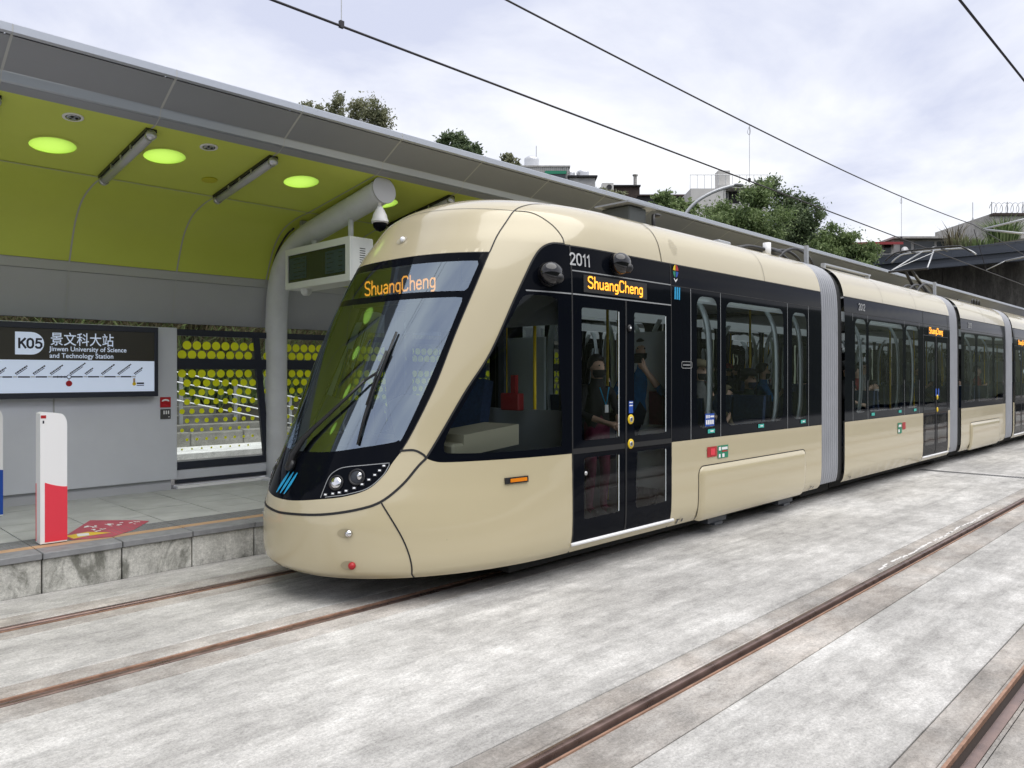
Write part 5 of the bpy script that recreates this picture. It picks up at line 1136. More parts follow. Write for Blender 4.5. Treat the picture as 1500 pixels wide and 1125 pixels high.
# ================================================================ passengers
def person(label, base, H, yaw, coat, trousers, pose='stand', rarm='down', larm='down', hair=m_hair, cap=None, mask=None, hat=None, group='passengers in the tram'):
    k = H / 1.72; R = Matrix.Translation(base) @ Matrix.Rotation(yaw, 4, 'Z') @ Matrix.Scale(k, 4)
    J = {}; E = []; rad = {}; mt = {}
    def add(n, p, r, parent=None, m=0):
        J[n] = Vector(p); rad[n] = r; mt[n] = m
        if parent: E.append((parent, n))
    sit = pose == 'sit'; hz = .50 if sit else .92
    add('pelvis', (0, 0, hz), (.15, .11), None, 1); add('belly', (.01, 0, hz + .17), (.15, .105), 'pelvis'); add('chest', (.0, 0, hz + .36), (.17, .115), 'belly')
    add('neck', (.0, 0, hz + .54), (.060, .060), 'chest', 0); add('jaw', (.02, 0, hz + .62), (.062, .072), 'neck', 2); add('face', (.022, 0, hz + .70), (.078, .092), 'jaw', 2); add('crown', (.0, 0, hz + .79), (.062, .075), 'face', 2)
    add('nose', (.112, 0, hz + .685), (.014, .014), 'face', 2)
    for s, sd in (('l', 1), ('r', -1)):
        y = sd * .1
        add('hip' + s, (0, y * .95, hz - .05), (.085, .085), 'pelvis', 1)
        if sit: add('knee' + s, (.43, y * 1.2, hz - .02), (.062, .062), 'hip' + s, 1); add('ankle' + s, (.45, y * 1.2, .08), (.042, .042), 'knee' + s, 1); add('toe' + s, (.62, y * 1.2, .035), (.036, .036), 'ankle' + s, 3)
        else: add('knee' + s, (.03, y, .49), (.06, .06), 'hip' + s, 1); add('ankle' + s, (-.01, y, .085), (.042, .042), 'knee' + s, 1); add('toe' + s, (.16, y * 1.15, .035), (.036, .036), 'ankle' + s, 3)
        add('ear' + s, (.0, sd * .085, hz + .70), (.016, .012), 'face', 2)
        sh = (0, sd * .19, hz + .46); add('sho' + s, sh, (.062, .062), 'chest')
        mode = larm if sd > 0 else rarm
        el, wr = {'down': ((-.02, sd * .25, hz + .18), (.04, sd * .27, hz - .06)), 'phone': ((.14, sd * .27, hz + .22), (.27, sd * .10, hz + .48)),
                  'lap': ((.04, sd * .27, hz + .20), (.27, sd * .08, hz + .10)), 'hold': ((.10, sd * .30, hz + .26), (.24, sd * .14, hz + .36))}[mode]
        add('elb' + s, el, (.046, .046), 'sho' + s); add('wri' + s, wr, (.030, .030), 'elb' + s, 2)
        d = (Vector(wr) - Vector(el)).normalized(); 
        if mode == 'phone': d = (d + Vector((0, -sd * .2, .6))).normalized()
        side = d.cross(Vector((1, 0, 0)) if abs(d.x) < .8 else Vector((0, 0, 1))).normalized(); up = d.cross(side)
        pm = Vector(wr) + d * .055; add('palm' + s, pm, (.034, .020), 'wri' + s, 2)
        for f in range(4):
            o = side * ((f - 1.5) * .020); L = (.030, .036, .034, .026)[f]
            add('f%d%s' % (f, s), pm + d * .035 + o, (.0105, .0105), 'palm' + s, 2); add('g%d%s' % (f, s), pm + d * (.035 + L) + o + up * .012, (.009, .009), 'f%d%s' % (f, s), 2); add('h%d%s' % (f, s), pm + d * (.035 + L * 1.6) + o + up * .03, (.0075, .0075), 'g%d%s' % (f, s), 2)
        add('th' + s, pm + side * -.034 + d * .002 + up * .012, (.012, .012), 'palm' + s, 2); add('ti' + s, pm + side * -.046 + d * .03 + up * .022, (.010, .010), 'th' + s, 2)
    names = list(J); ix = {n: i for i, n in enumerate(names)}
    me = bpy.data.meshes.new('body'); me.from_pydata([tuple(J[n]) for n in names], [(ix[a], ix[b]) for a, b in E], [])
    o = bpy.data.objects.new('person', me); COL.objects.link(o)
    md = o.modifiers.new('skin', 'SKIN'); md.use_smooth_shade = True; md.branch_smoothing = .35
    for n in names: me.skin_vertices[0].data[ix[n]].radius = rad[n]
    me.skin_vertices[0].data[0].use_root = True
    sb = o.modifiers.new('sub', 'SUBSURF'); sb.levels = 1; sb.render_levels = 1
    bm_ = bpy.data.meshes.new_from_object(o.evaluated_get(bpy.context.evaluated_depsgraph_get())); bpy.data.objects.remove(o)
    for m_ in (coat, trousers, m_skin, m_hair): bm_.materials.append(m_)
    cen = np.array([p.center[:] for p in bm_.polygons]); best = np.full(len(cen), 1e9); lab = np.zeros(len(cen), int)
    for a, b in E:
        A, B = np.array(J[a]), np.array(J[b]); t = np.clip(((cen - A) @ (B - A)) / max(1e-9, (B - A) @ (B - A)), 0, 1); dd = np.linalg.norm(cen - A - t[:, None] * (B - A), axis=1) - min(rad[b]) * .8
        mm = np.where(t > .5, mt[b], mt[a]); up = dd < best; best[up] = dd[up]; lab[up] = mm[up]
    bm_.polygons.foreach_set('material_index', lab.astype(np.int32)); bm_.transform(R); bm_.shade_smooth()
    rt = root('person', label, 'person', base, group); part('body', bm_, None, rt)
    hc = Vector((.0, 0, hz + .73))
    def lp(p): return R @ Vector(p)
    g = G(); n, m = 16, 9
    g.ell((0, 0, 0), (1, 1, 1), 18, 12); vv = []
    for v in g.v:
        v = Vector(v); q = Vector((v.x * .108, v.y * .092, v.z * .105)) + hc + Vector((-.005, 0, .012))
        if v.x > .35 and v.z < .45: q.x = hc.x + .03
        if v.z < -.2: q.z = max(q.z, hz + .68); q.x -= .01
        vv.append(lp(q))
    g.v = [tuple(x) for x in vv]; part('hair', g, hair, rt, True)
    for sd in (1, -1): g = G(); g.ell(lp((.090, sd * .036, hz + .716)), (.009 * k,) * 3, 8, 6); part('eye', g, m_ink, rt, True)
    if mask:
        g = G(); g.add([lp((.03 + rr_ * math.cos(t), (rr_ + .004) * math.sin(t), hz + z)) for z, rr_ in ((.582, .052), (.62, .080), (.668, .086)) for t in np.linspace(-1.5, 1.5, 9)], [(i * 9 + j, i * 9 + j + 1, i * 9 + 10 + j, i * 9 + 9 + j) for i in range(2) for j in range(8)]); part('face_mask', g, mask, rt, True)
    if cap:
        g = G(); g.lathe([(.112 * k, 0), (.112 * k, .05 * k), (.09 * k, .09 * k), (.03 * k, .11 * k)], lp((0, 0, hz + .755)), n=16); h = part('cap', g, cap, rt, True)
        g = G(); g.add([lp((.07 + .12 * math.cos(t), .10 * math.sin(t), hz + .755)) for t in np.linspace(-PI / 2, PI / 2, 9)], [tuple(range(9))]); part('cap_peak', g, cap, h)
    return rt, lp, hz, k
mk_ = lambda n, c: M(n, c, .85, var=.2, vscale=25)
c_navy = mk_('cloth_navy', (.012, .02, .05)); c_black = mk_('cloth_black', (.012, .012, .014)); c_blue = mk_('cloth_blue', (.02, .16, .42)); c_mar = mk_('cloth_maroon', (.12, .012, .04)); c_dk = mk_('trousers_dark', (.015, .016, .02))
c_grey = mk_('cloth_grey', (.12, .12, .12)); c_kha = mk_('cloth_khaki', (.18, .15, .09)); c_green = mk_('cloth_dark_green', (.015, .03, .025)); c_pink = mk_('cloth_pink', (.45, .10, .22)); c_red2 = mk_('cloth_red', (.25, .02, .03))
_, lp, hz, k = person('passenger in black mask with a pale lanyard behind the left door leaf', (6.33, 4.98, .35), 1.66, -PI / 2 - .2, c_black, c_mar, 'stand', 'lap', 'lap', mask=c_black)
g = G(); g.tube([lp((.125, -.06, hz + .48)), lp((.155, -.0, hz + .28)), lp((.125, .07, hz + .48))], .008, 5); part('lanyard', g, m_cyan, _); g = G(); g.obox(lp((.165, 0, hz + .25)), (.028, 0, 0), (0, .004, 0), (0, 0, .04)); part('pass_card', g, m_white, _)
_, lp, hz, k = person('tall passenger in a blue sleeve raising a phone behind the right door leaf', (7.0, 4.85, .35), 1.86, PI + .35, c_blue, c_navy, 'stand', 'phone', 'phone', mask=c_black)
g = G(); g.obox(lp((.31, .0, hz + .60)), (.01, 0, 0), (0, .075, 0), (0, 0, .038)); part('phone', g, m_blackmat, _)
g = G(); g.obox(lp((.02, .22, hz + .12)), (.16, 0, 0), (0, .09, 0), (0, 0, .18)); part('shoulder_bag', g, c_mar, _)
person('seated passenger in a dark cap and mask looking out of the wide window', (10.1, 5.2, .50), 1.80, -PI / 2 + .1, c_green, c_dk, 'sit', 'lap', 'lap', cap=c_black, mask=c_navy)
person('seated passenger in a khaki hood holding something by the window', (9.45, 5.2, .40), 1.66, -PI / 2 + .5, c_kha, c_dk, 'sit', 'hold', 'hold', hair=c_kha)
person('passenger in a yellowish scarf behind the narrow first window', (8.42, 5.0, .35), 1.62, -PI / 2, c_grey, c_dk, 'stand', 'lap', 'down', cap=c_kha, mask=c_black)
person('child in a pink coat at the last window before the bellows', (10.3, 5.6, .55), 1.30, -PI / 2, c_pink, c_grey, 'sit', 'lap', 'lap')
person('standing passenger in a red coat in the second car', (14.7, 5.4, .35), 1.62, -PI / 2 + .3, c_red2, c_dk, 'stand', 'hold', 'down')
person('seated passenger in a blue coat in the second car', (14.1, 5.25, .36), 1.66, -PI / 2, c_navy, c_dk, 'sit', 'lap', 'lap', mask=m_white)
person('standing passenger in a pale coat beside the second car door', (15.3, 5.5, .35), 1.70, -PI / 2 - .3, mk_('cloth_pale', (.4, .38, .36)), c_dk, 'stand', 'lap', 'down')
more = [('seated passenger in a grey jacket at the back of the wide window', (8.85, 5.15, .40), 1.70, -PI / 2 + .8, c_grey, c_dk, 'sit', 'hold', 'lap', None, c_black),
 ('standing passenger in a maroon top in the aisle of the first car', (8.0, 5.6, .35), 1.60, -PI / 2 - .4, c_mar, c_dk, 'stand', 'lap', 'hold', None, m_white),
 ('standing passenger in a blue shirt by the last pane of the first car', (10.55, 5.2, .35), 1.62, -PI / 2 + .6, c_blue, c_dk, 'stand', 'hold', 'down', None, c_black),
 ('standing passenger in black at the front of the second car', (13.2, 5.0, .35), 1.66, -PI / 2, c_black, c_dk, 'stand', 'lap', 'down', c_grey, m_white),
 ('seated passenger in pink at the wide window of the second car', (14.9, 5.16, .45), 1.64, -PI / 2 + .2, c_pink, c_navy, 'sit', 'lap', 'lap', None, m_white),
 ('standing passenger in a red cap in the second car aisle', (15.0, 5.9, .35), 1.66, -PI / 2 + .5, c_navy, c_dk, 'stand', 'hold', 'down', c_red2, None),
 ('standing passenger in navy behind the second car door', (17.0, 5.0, .35), 1.68, -PI / 2, c_navy, c_dk, 'stand', 'hold', 'lap', None, c_black),
 ('seated passenger in green in the middle car', (20.5, 5.16, .45), 1.66, -PI / 2, c_green, c_dk, 'sit', 'lap', 'lap', None, m_white),
 ('standing passenger in red in the middle car', (21.6, 5.0, .35), 1.66, -PI / 2, c_red2, c_dk, 'stand', 'hold', 'down', None, None)]
for lab_, b_, h_, y_, c_, t_, p_, ra_, la_, cap_, mk2 in more: person(lab_, b_, h_, y_, c_, t_, p_, ra_, la_, cap=cap_, mask=mk2)
# ================================================================ behind the platform: road, steps, hillside
g = G(); g.quad((-30, 10.6, .16), (43, 10.6, .16), (43, 15.2, .16), (-30, 15.2, .16)); struct('back_road', g, m_asph)
g = G(); g.box(-30, 43, 15.0, 17.2, .10, .27); struct('back_pavement', g, m_road)
kb = root('road_kerb', 'low weathered concrete kerb at the foot of the slope', 'kerb', (8, 16.7, .24))
for q in range(12): x = 2.0 + q * 1.2; g = G(); g.box(x + .006, x + 1.194, 16.45, 16.75, .24, .56 + .02 * (q % 2), .02); part('kerb_stone', g, m_kerb, kb)
def hill(X, Y):
    s_ = np.interp(Y, [16.75, 17.4, 20.5, 24, 34, 44, 70], [.35, .7, 2.9, 4.6, 9.2, 13.6, 15.0])
    fade = np.interp(X, [-40, 40, 46.4, 46.6], [1, 1, 1, 1])
    if X > 46.5: s_ = max(s_, np.interp(X, [46.5, 50, 58, 70], [8.1, 8.5, 10.6, 11.2]))
    return float(s_) * fade
xs = np.concatenate([np.arange(-40, 46, 2.), [46.4, 46.6], np.arange(48, 140, 4.)]); ys = np.concatenate([[16.75], np.arange(17.4, 30, 1.), np.arange(30, 110, 4.)])
g = G(); nx = len(xs)
g.add([(x, y, hill(x, y) + rng.normal(0, .06) * (y > 17.5)) for y in ys for x in xs], [(j * nx + i, j * nx + i + 1, (j + 1) * nx + i + 1, (j + 1) * nx + i) for j in range(len(ys) - 1) for i in range(nx - 1)])
struct('hillside', g, m_soil, True)
g = G(); yy_ = [8.0, 12, 16.75]; xx_ = [46.6, 58, 70, 136]
g.add([(x, y, hill(x, 8.5)) for y in yy_ for x in xx_] , [(j * 4 + i, j * 4 + i + 1, (j + 1) * 4 + i + 1, (j + 1) * 4 + i) for j in range(2) for i in range(3)]); struct('upper_terrace', g, m_soil)
sp = root('concrete_steps', 'mossy concrete steps rising behind the dotted glass', 'steps', (6.6, 17.0, .5))
for q in range(5): g = G(); g.box(5.4, 8.7 - q * .45, 16.78 + q * .32, 17.2 + q * .32, .45, .72 + q * .19, .015); part('step', g, m_kerb, sp)
hr = root('handrail', 'white tubular handrail sloping down beside the steps', 'handrail', (8, 16.9, .5)); YH = 16.95
for (a, b) in (((262, 545.5), (394, 574)), ((262, 560), (394, 589)), ((262, 574), (394, 602)), ((268, 588), (394, 614))):
    A = onY(*a, YH); B = onY(*b, YH); dv = (B - A); g = G(); g.tube([A - dv * .8, B, B + dv * .45], .015, 8); part('rail', g, m_white, hr, True)
for px, y0, y1 in ((265, 544, 597), (345, 562, 620), (425, 580, 640)):
    A = onY(px, y0, YH + .03); B = onY(px, y1, YH + .03); g = G(); g.box(A.x - .04, A.x + .04, YH + .01, YH + .05, .4, A.z + .02); part('post', g, m_galv, hr)
# added unseen slope behind the facing platform, blocking the bright low sky in reflections
def hill2(x, y): return float(np.interp(-y, [6, 8, 14, 40, 120], [0, 2.0, 7.0, 13, 16]))
xs2 = np.arange(-60, 121, 6.); ys2 = -np.array([6, 7, 8, 10, 12, 14, 18, 24, 40, 120.]); n2 = len(xs2)
g = G(); g.add([(x, y, hill2(x, y) + rng.normal(0, .25)) for y in ys2 for x in xs2], [(j * n2 + i, (j + 1) * n2 + i, (j + 1) * n2 + i + 1, j * n2 + i + 1) for j in range(len(ys2) - 1) for i in range(n2 - 1)])
struct('hillside_sky_block', g, M('sky_block_slope', (.045, .06, .03), .9, var=.5, vscale=.5, bump=.8, bscale=3), True)
# brush on the slope (nobody could count it)
def blades(name, n, xr, yr, hgt, mat, wid=.02, lean=.5):
    x = rng.uniform(*xr, n); y = yr[0] + (yr[1] - yr[0]) * rng.random(n) ** 1.3; z = np.array([hill(a, b) for a, b in zip(x, y)]) - .05
    h = rng.uniform(*hgt, n); an = rng.uniform(0, 2 * PI, n); le = rng.uniform(0, lean, n) * h; w = wid * rng.uniform(.6, 1.5, n); dx, dy = np.cos(an), np.sin(an)
    P = np.zeros((n, 5, 3)); base = np.stack([x, y, z], -1); side = np.stack([-dy, dx, 0 * dx], -1) * w[:, None]; out = np.stack([dx, dy, 0 * dx], -1) * le[:, None]; up = np.array([0, 0, 1.]) * h[:, None]
    P[:, 0] = base - side; P[:, 1] = base + side; P[:, 2] = base + up * .6 + out * .35 + side * .9; P[:, 3] = base + up * .6 + out * .35 - side * .9; P[:, 4] = base + up * .95 + out * 1.2
    k = np.arange(n)[:, None] * 5; F = np.concatenate([k + [0, 1, 2, 3]], 1).tolist() + np.concatenate([k + [3, 2, 4]], 1).tolist()
    g = G(); g.v = P.reshape(-1, 3).tolist(); g.f = [tuple(f) for f in F]; g.m = [0] * len(F); o = part(name, g, mat, None); tag(o, kind='stuff'); return o
tag(blades('dry_brush', 20000, (2, 20), (18.5, 23.5), (.35, 1.1), m_straw, .016, 2.0), 'dry straw-coloured brush covering the slope behind the glass', 'brush')
tag(blades('green_brush', 9000, (1, 20), (17.9, 24), (.3, 1.0), m_leaf, .03, 1.4), 'green grass and weeds growing on the slope behind the platform', 'weeds')
# ================================================================ trees
def tree(name, label, base, clumps, n, mat, leaf=.08, trunk=.12, group=None, bare=0):
    r = root(name, label, 'tree', base, group); b = Vector(base); top = sum((Vector(c[0]) for c in clumps), Vector()) / len(clumps)
    g = G(); mid = b + (top - b) * .5 + Vector((random.uniform(-.2, .2), random.uniform(-.2, .2), 0)); g.tube([b - Vector((0, 0, .3)), b + (mid - b) * .5, mid, top], [trunk * 1.2, trunk, trunk * .8, trunk * .4], 8); part('trunk', g, m_bark, r, True)
    for c, rad in clumps:
        c = Vector(c); s_ = b + (top - b) * random.uniform(.35, .7); g = G(); g.tube([s_, (s_ + c) / 2 + Vector((0, 0, -.1 * max(rad))), c + Vector((0, 0, max(rad) * .3))], [trunk * .5, trunk * .35, trunk * .12], 6); part('limb', g, m_bark, r, True)
    vols = np.array([rd[0] * rd[1] * rd[2] for _, rd in clumps]) ** .8; cnt = (vols / vols.sum() * n).astype(int); Ps = []
    for (c, rad), m_ in zip(clumps, cnt):
        d = rng.normal(size=(m_, 3)); d /= np.linalg.norm(d, axis=1, keepdims=True); rr = rng.random(m_) ** .42
        nodes = rng.normal(size=(26, 3)); nodes /= np.linalg.norm(nodes, axis=1, keepdims=True); nodes *= (rng.random((26, 1)) ** .5) * .85   # sub-clumps leave gaps
        pick = nodes[rng.integers(0, 26, m_)] + d * rr[:, None] * rng.choice([.24, .34, .6], (m_, 1), p=[.5, .38, .12])
        Ps.append(np.array(c) + pick * np.array(rad))
    P = np.concatenate(Ps); n = len(P); s_ = leaf * rng.uniform(.6, 1.4, n); a = rng.normal(size=(n, 3)); a /= np.linalg.norm(a, axis=1, keepdims=True); b_ = np.cross(a, rng.normal(size=(n, 3))); b_ /= np.linalg.norm(b_, axis=1, keepdims=True)
    Q = np.stack([P - a * s_[:, None], P + b_ * s_[:, None] * .45, P + a * s_[:, None], P - b_ * s_[:, None] * .45], 1)
    g = G(); g.v = Q.reshape(-1, 3).tolist(); k = np.arange(n)[:, None] * 4; g.f = [tuple(f) for f in (k + [0, 1, 2, 3]).tolist()]; g.m = [0] * n; part('crown', g, mat, r)
    return r
def px_clump(px, py, d, rx, ry=None, dep=None):   # clump centre and radii given in pixels at distance d
    c = at(px, py, d); s_ = d / FPX; return (tuple(c), (rx * s_ * 1.0, (dep or rx) * s_, (ry or rx) * s_))
def base_at(px, d): q = ray(px, HY); X, Y = q[0] * d, q[1] * d; return (X, Y, hill(X, Y))
D1 = 30
tree('bamboo_tree', 'feathery olive tree on the left of the pair above the canopy', base_at(490, D1), [px_clump(485, 165, D1, 22, 34), px_clump(497, 150, D1, 12, 18), px_clump(455, 158, D1, 22, 10), px_clump(492, 200, D1, 30, 26)], 5200, m_leafo, .055, .07, 'trees above the canopy')
tree('bamboo_tree', 'rounder olive tree on the right of the pair above the canopy', base_at(545, D1), [px_clump(540, 170, D1, 34, 28), px_clump(560, 178, D1, 20, 22), px_clump(520, 160, D1, 14, 16), px_clump(545, 205, D1, 34, 26)], 8200, m_leafo, .055, .08, 'trees above the canopy')
tree('broadleaf_tree', 'round dark green tree crown just above the canopy edge', base_at(668, 42), [px_clump(665, 210, 42, 26, 16), px_clump(680, 220, 42, 28, 16), px_clump(650, 206, 42, 14, 10), px_clump(672, 240, 42, 36, 24)], 8000, m_leafd, .10, .12, 'trees above the canopy')
tree('small_tree', 'small brownish treetop beside the corrugated building', base_at(745, 48), [px_clump(746, 234, 48, 14, 10), px_clump(752, 246, 48, 18, 12)], 1600, m_leafo, .12, .08, 'trees above the canopy')
T = 'trees behind the station roof'
tree('leafy_tree', 'broad bushy tree with reddish tips beside the street lamp', base_at(1075, 36), [px_clump(1062, 318, 36, 40, 28), px_clump(1112, 292, 36, 34, 32), px_clump(1050, 340, 36, 60, 40), px_clump(1110, 335, 36, 56, 46), px_clump(1075, 385, 36, 70, 40)], 42000, m_leaf, .075, .16, T)
tree('leafy_tree', 'tall dark tree in the middle of the clump behind the roof', base_at(1165, 40), [px_clump(1160, 305, 40, 40, 34), px_clump(1180, 320, 40, 30, 34), px_clump(1150, 350, 40, 56, 44), px_clump(1190, 350, 40, 36, 40), px_clump(1160, 395, 40, 70, 40), px_clump(1130, 275, 40, 26, 18)], 40000, m_leafd, .08, .18, T)
tree('leafy_tree', 'bright green low tree at the right end of the clump', base_at(1225, 38), [px_clump(1215, 350, 38, 30, 26), px_clump(1240, 365, 38, 34, 26), px_clump(1205, 380, 38, 44, 30), px_clump(1265, 375, 38, 26, 20), px_clump(1275, 368, 38, 16, 14), px_clump(1235, 400, 38, 50, 30)], 26000, m_leaf, .075, .14, T)
tree('shrub', 'rounded shrub on the slope right of the dark wall', base_at(972, 44), [px_clump(972, 290, 44, 20, 12), px_clump(985, 300, 44, 26, 12), px_clump(965, 312, 44, 34, 14), px_clump(1005, 305, 44, 22, 12)], 5000, m_leaf, .12, .08, T)
tree('shrub', 'yellowish shrub in front of the small brick hut', base_at(885, 46), [px_clump(880, 282, 46, 14, 7), px_clump(895, 288, 46, 22, 9)], 1800, m_leafo, .12, .06, T)
# street lamp arm
lp_ = root('street_lamp', 'curved grey street lamp arm in front of the trees', 'lamp', base_at(1000, 33)); b_ = Vector(lp_.location)
A = [at(x, y, 33) for x, y in ((1003, 318), (1008, 308), (1022, 294), (1043, 282), (1062, 275), (1078, 271))]
g = G(); g.tube([b_, (b_.x, b_.y, A[0].z - .2)] + A[:1] + crom(A, 3)[1:], .075, 8); part('pole', g, m_galv, lp_, True); g = G(); g.ell(A[-1] + Vector((.1, -.08, .0)), (.26, .2, .08), 12, 8); part('lamp_head', g, m_galv, lp_, True)
# ================================================================ buildings on the hill
def bld(name, label, x0, x1, ytop, d, depth, mat, ybase=None):
    A = at(x0, ytop, d); B = at(x1, ytop, d); ex = (B - A); W = ex.length; ex = ex.normalized(); ey = Vector((-ex.y, ex.x, 0))
    if ey.dot(Vector((CT, ST, 0))) < 0: ey = -ey
    zb = min(hill(A.x, A.y), hill(B.x, B.y)) - .5
    r = root(name, label, 'building', (A.x, A.y, zb)); g = G(); g.obox(A + ex * W / 2 + ey * depth / 2 + EZ * ((zb - A.z) / 2), ex * W / 2, ey * depth / 2, EZ * ((A.z - zb) / 2)); part('wall', g, mat, r)
    return r, A, ex, ey, W, d / FPX
m_corr = M('corrugated_sheet', (.42, .42, .41), .6, var=.25, vscale=1.5); m_pale = M('pale_render', (.55, .54, .52), .8, var=.15, vscale=.6); m_dkb = M('dark_brick', (.05, .035, .03), .85, var=.4, vscale=3); m_blk = M('dark_wall', (.03, .03, .032), .8, var=.3, vscale=.8)
m_cgrey = concrete('building_concrete', (.26, .25, .235), (.36, .35, .33), (.45, .44, .42), streak=True); m_redroof = M('red_roof', (.28, .03, .035), .6); m_dkwin = M('dark_window', (.03, .04, .045), .2); m_tank = M('steel_tank', (.62, .63, .65), .3, metal=.5)
def tank(r, c, rad, h):
    g = G(); g.lathe([(rad, 0), (rad * 1.03, .1 * h), (rad, .2 * h), (rad * 1.03, .35 * h), (rad, .5 * h), (rad * 1.03, .65 * h), (rad, .8 * h), (rad * .6, .97 * h), (.02, h)], c, n=18); part('water_tank', g, m_tank, r, True)
r, A, ex, ey, W, s = bld('corrugated_building', 'grey corrugated rooftop building with a steel water tank', 762, 833, 245, 60, 4, m_corr)
for q in range(24): g = G(); c = A + ex * (W * (q + .5) / 24) - ey * .03; g.obox(c - EZ * .9, ex * W / 24 * .25, ey * .03, EZ * .9); part('corrugation', g, m_corr, r)
g = G(); g.obox(A + ex * W / 2 + ey * 2 + EZ * .06, ex * (W / 2 + .12), ey * 2.1, EZ * .06); part('roof', g, m_cgrey, r)
g = G(); g.obox(A + ex * (W * .73) - ey * .08 - EZ * .85, ex * .8, ey * .04, EZ * .55); wn_ = part('window', g, m_dkwin, r); g = G(); g.obox(A + ex * (W * .73) - ey * .14 - EZ * .45, ex * .85, ey * .05, EZ * .12); part('awning', g, m_green, wn_)
tank(r, A + ex * (W * .24) + ey * 1 + EZ * .12, 12 * s * .9, 19 * s); g = G(); g.tube([A + ex * W * .34 + ey, A + ex * W * .34 + ey + EZ * 2.0], .03, 5); part('aerial', g, m_galv, r)
r, A, ex, ey, W, s = bld('rooftop_shed', 'low grey shed with two small tanks right of the corrugated building', 834, 872, 260, 60, 4, m_corr)
g = G(); g.obox(A + ex * W / 2 + ey * 1.9 + EZ * .05, ex * (W / 2 + .15), ey * 2.2, EZ * .06); part('roof', g, m_blk, r); tank(r, A + ex * W * .56 + ey * 1 + EZ * .1, .5, .75); tank(r, A + ex * W * .08 + ey * 1 + EZ * .1, .35, .7)
r, A, ex, ey, W, s = bld('brick_hut', 'dark brick hut with an air conditioner and thin chimney', 896, 937, 273, 56, 4, m_dkb)
g = G(); g.obox(A - ex * .35 - ey * .3 - EZ * .2, ex * .42, ey * .25, EZ * .32); ac = part('air_conditioner', g, m_pale, r); g = G(); g.lathe([(.2, 0), (.2, .02)], A - ex * .25 - ey * .56 - EZ * .2, -ey, 14); part('fan', g, m_blackmat, ac)
g = G(); g.tube([A + ex * W * .88 + ey * .5 - EZ * .2, A + ex * W * .88 + ey * .5 + EZ * .9], .13, 10); g.tube([A + ex * W * .88 + ey * .5 + EZ * .9, A + ex * W * .88 + ey * .5 + EZ * 1.0], .2, 10); part('chimney', g, m_cgrey, r)
g = G(); g.obox(A + ex * W / 2 + ey * 1.9 + EZ * .02, ex * (W / 2 + .05), ey * 2.1, EZ * .05); part('roof', g, m_blk, r)
r, A, ex, ey, W, s = bld('dark_wall', 'long dark garden wall between the brick hut and the white house', 935, 1035, 287.5, 54, 1.0, m_blk); r['category'] = 'wall'
g = G(); g.obox(A + ex * W / 2 + ey * .4 + EZ * .04, ex * (W / 2 + .05), ey * .6, EZ * .05); part('coping', g, m_dkb, r)
r, A, ex, ey, W, s = bld('white_house', 'white rooftop house with a railed terrace behind the trees', 1012, 1060, 276, 50, 4, m_pale)
B = A + ex * W; g = G(); g.obox(B + ex * 1.4 + ey * 2 + EZ * .12, ex * 1.7, ey * 2.1, EZ * .10); part('terrace_roof', g, m_pale, r); g = G(); g.obox(B + ex * 1.3 + ey * 2.4 - EZ * .6, ex * 1.3, ey * 1.5, EZ * .75); part('recess', g, m_blk, r)
g = G(); g.obox(B + ex * 1.3 - ey * .05 - EZ * 1.35, ex * 1.6, ey * .12, EZ * .3); part('balcony', g, m_pale, r)
for q in (.05, .55): g = G(); g.obox(B + ex * (q * 2) + ey * .1 - EZ * .55, ex * .05, ey * .05, EZ * .65); part('column', g, m_pale, r)
g = G(); g.obox(B + ex * .3 + ey * .85 - EZ * .35, ex * .25, ey * .03, EZ * .3); wn_ = part('window', g, m_pale, r); g = G(); g.obox(B + ex * .3 + ey * .80 - EZ * .35, ex * .18, ey * .03, EZ * .22); part('pane', g, m_dkwin, wn_)
g = G(); g.obox(B + ex * .25 + ey * 1.2 + EZ * .75, ex * .4, ey * .4, EZ * .65); part('stair_hut', g, m_pale, r)
g = G()
for q in range(12): p = A + ex * (W * .0 + (W + 3.0) * q / 11) + ey * .2; g.tube([p, p + EZ * .95], .02, 4)
p0 = A + ey * .2 + EZ * .95; g.tube([p0, p0 + ex * (W + 3.0)], .025, 4); part('railing', g, m_galv, r)
# right: bridge, abutment wall and the houses above it
r = root('road_bridge', 'dark steel road bridge girder crossing behind the tram', 'bridge', (44.6, 8, 7.4)); YB0, YB1 = 4.0, 34
g = G(); g.box(44, 44.35, YB0, YB1, 7.42, 7.62); part('bottom_flange', g, m_bridge, r); g = G(); g.box(44.12, 44.3, YB0, YB1, 7.62, 7.88); part('girder', g, m_bridge, r); g = G(); g.box(43.95, 44.4, YB0, YB1, 7.88, 7.94); part('deck_edge', g, m_bridge, r)
g = G(); g.box(44.3, 46.4, YB0, YB1, 7.7, 7.92); part('deck', g, m_blk, r)
for q in range(22):
    y = YB0 + .3 + q * 1.4; g = G(); g.box(44.05, 44.12, y, y + .06, 7.94, 8.36); part('parapet_post', g, m_bridge, r)
g = G(); g.box(44.06, 44.10, YB0, YB1, 7.96, 8.30); part('parapet_panel', g, m_bridge, r); g = G(); g.box(44.03, 44.13, YB0, YB1, 8.32, 8.38); part('parapet_rail', g, m_bridge, r)
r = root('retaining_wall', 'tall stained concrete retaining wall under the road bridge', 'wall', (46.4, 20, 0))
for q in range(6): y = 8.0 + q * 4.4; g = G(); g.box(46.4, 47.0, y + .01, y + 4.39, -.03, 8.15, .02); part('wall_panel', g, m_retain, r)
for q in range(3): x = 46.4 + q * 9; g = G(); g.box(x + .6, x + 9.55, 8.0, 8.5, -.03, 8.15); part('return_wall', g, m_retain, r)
def bld2(name, label, x0, x1, y0, d, depth, mat): return bld(name, label, x0, x1, y0, d, depth, mat)
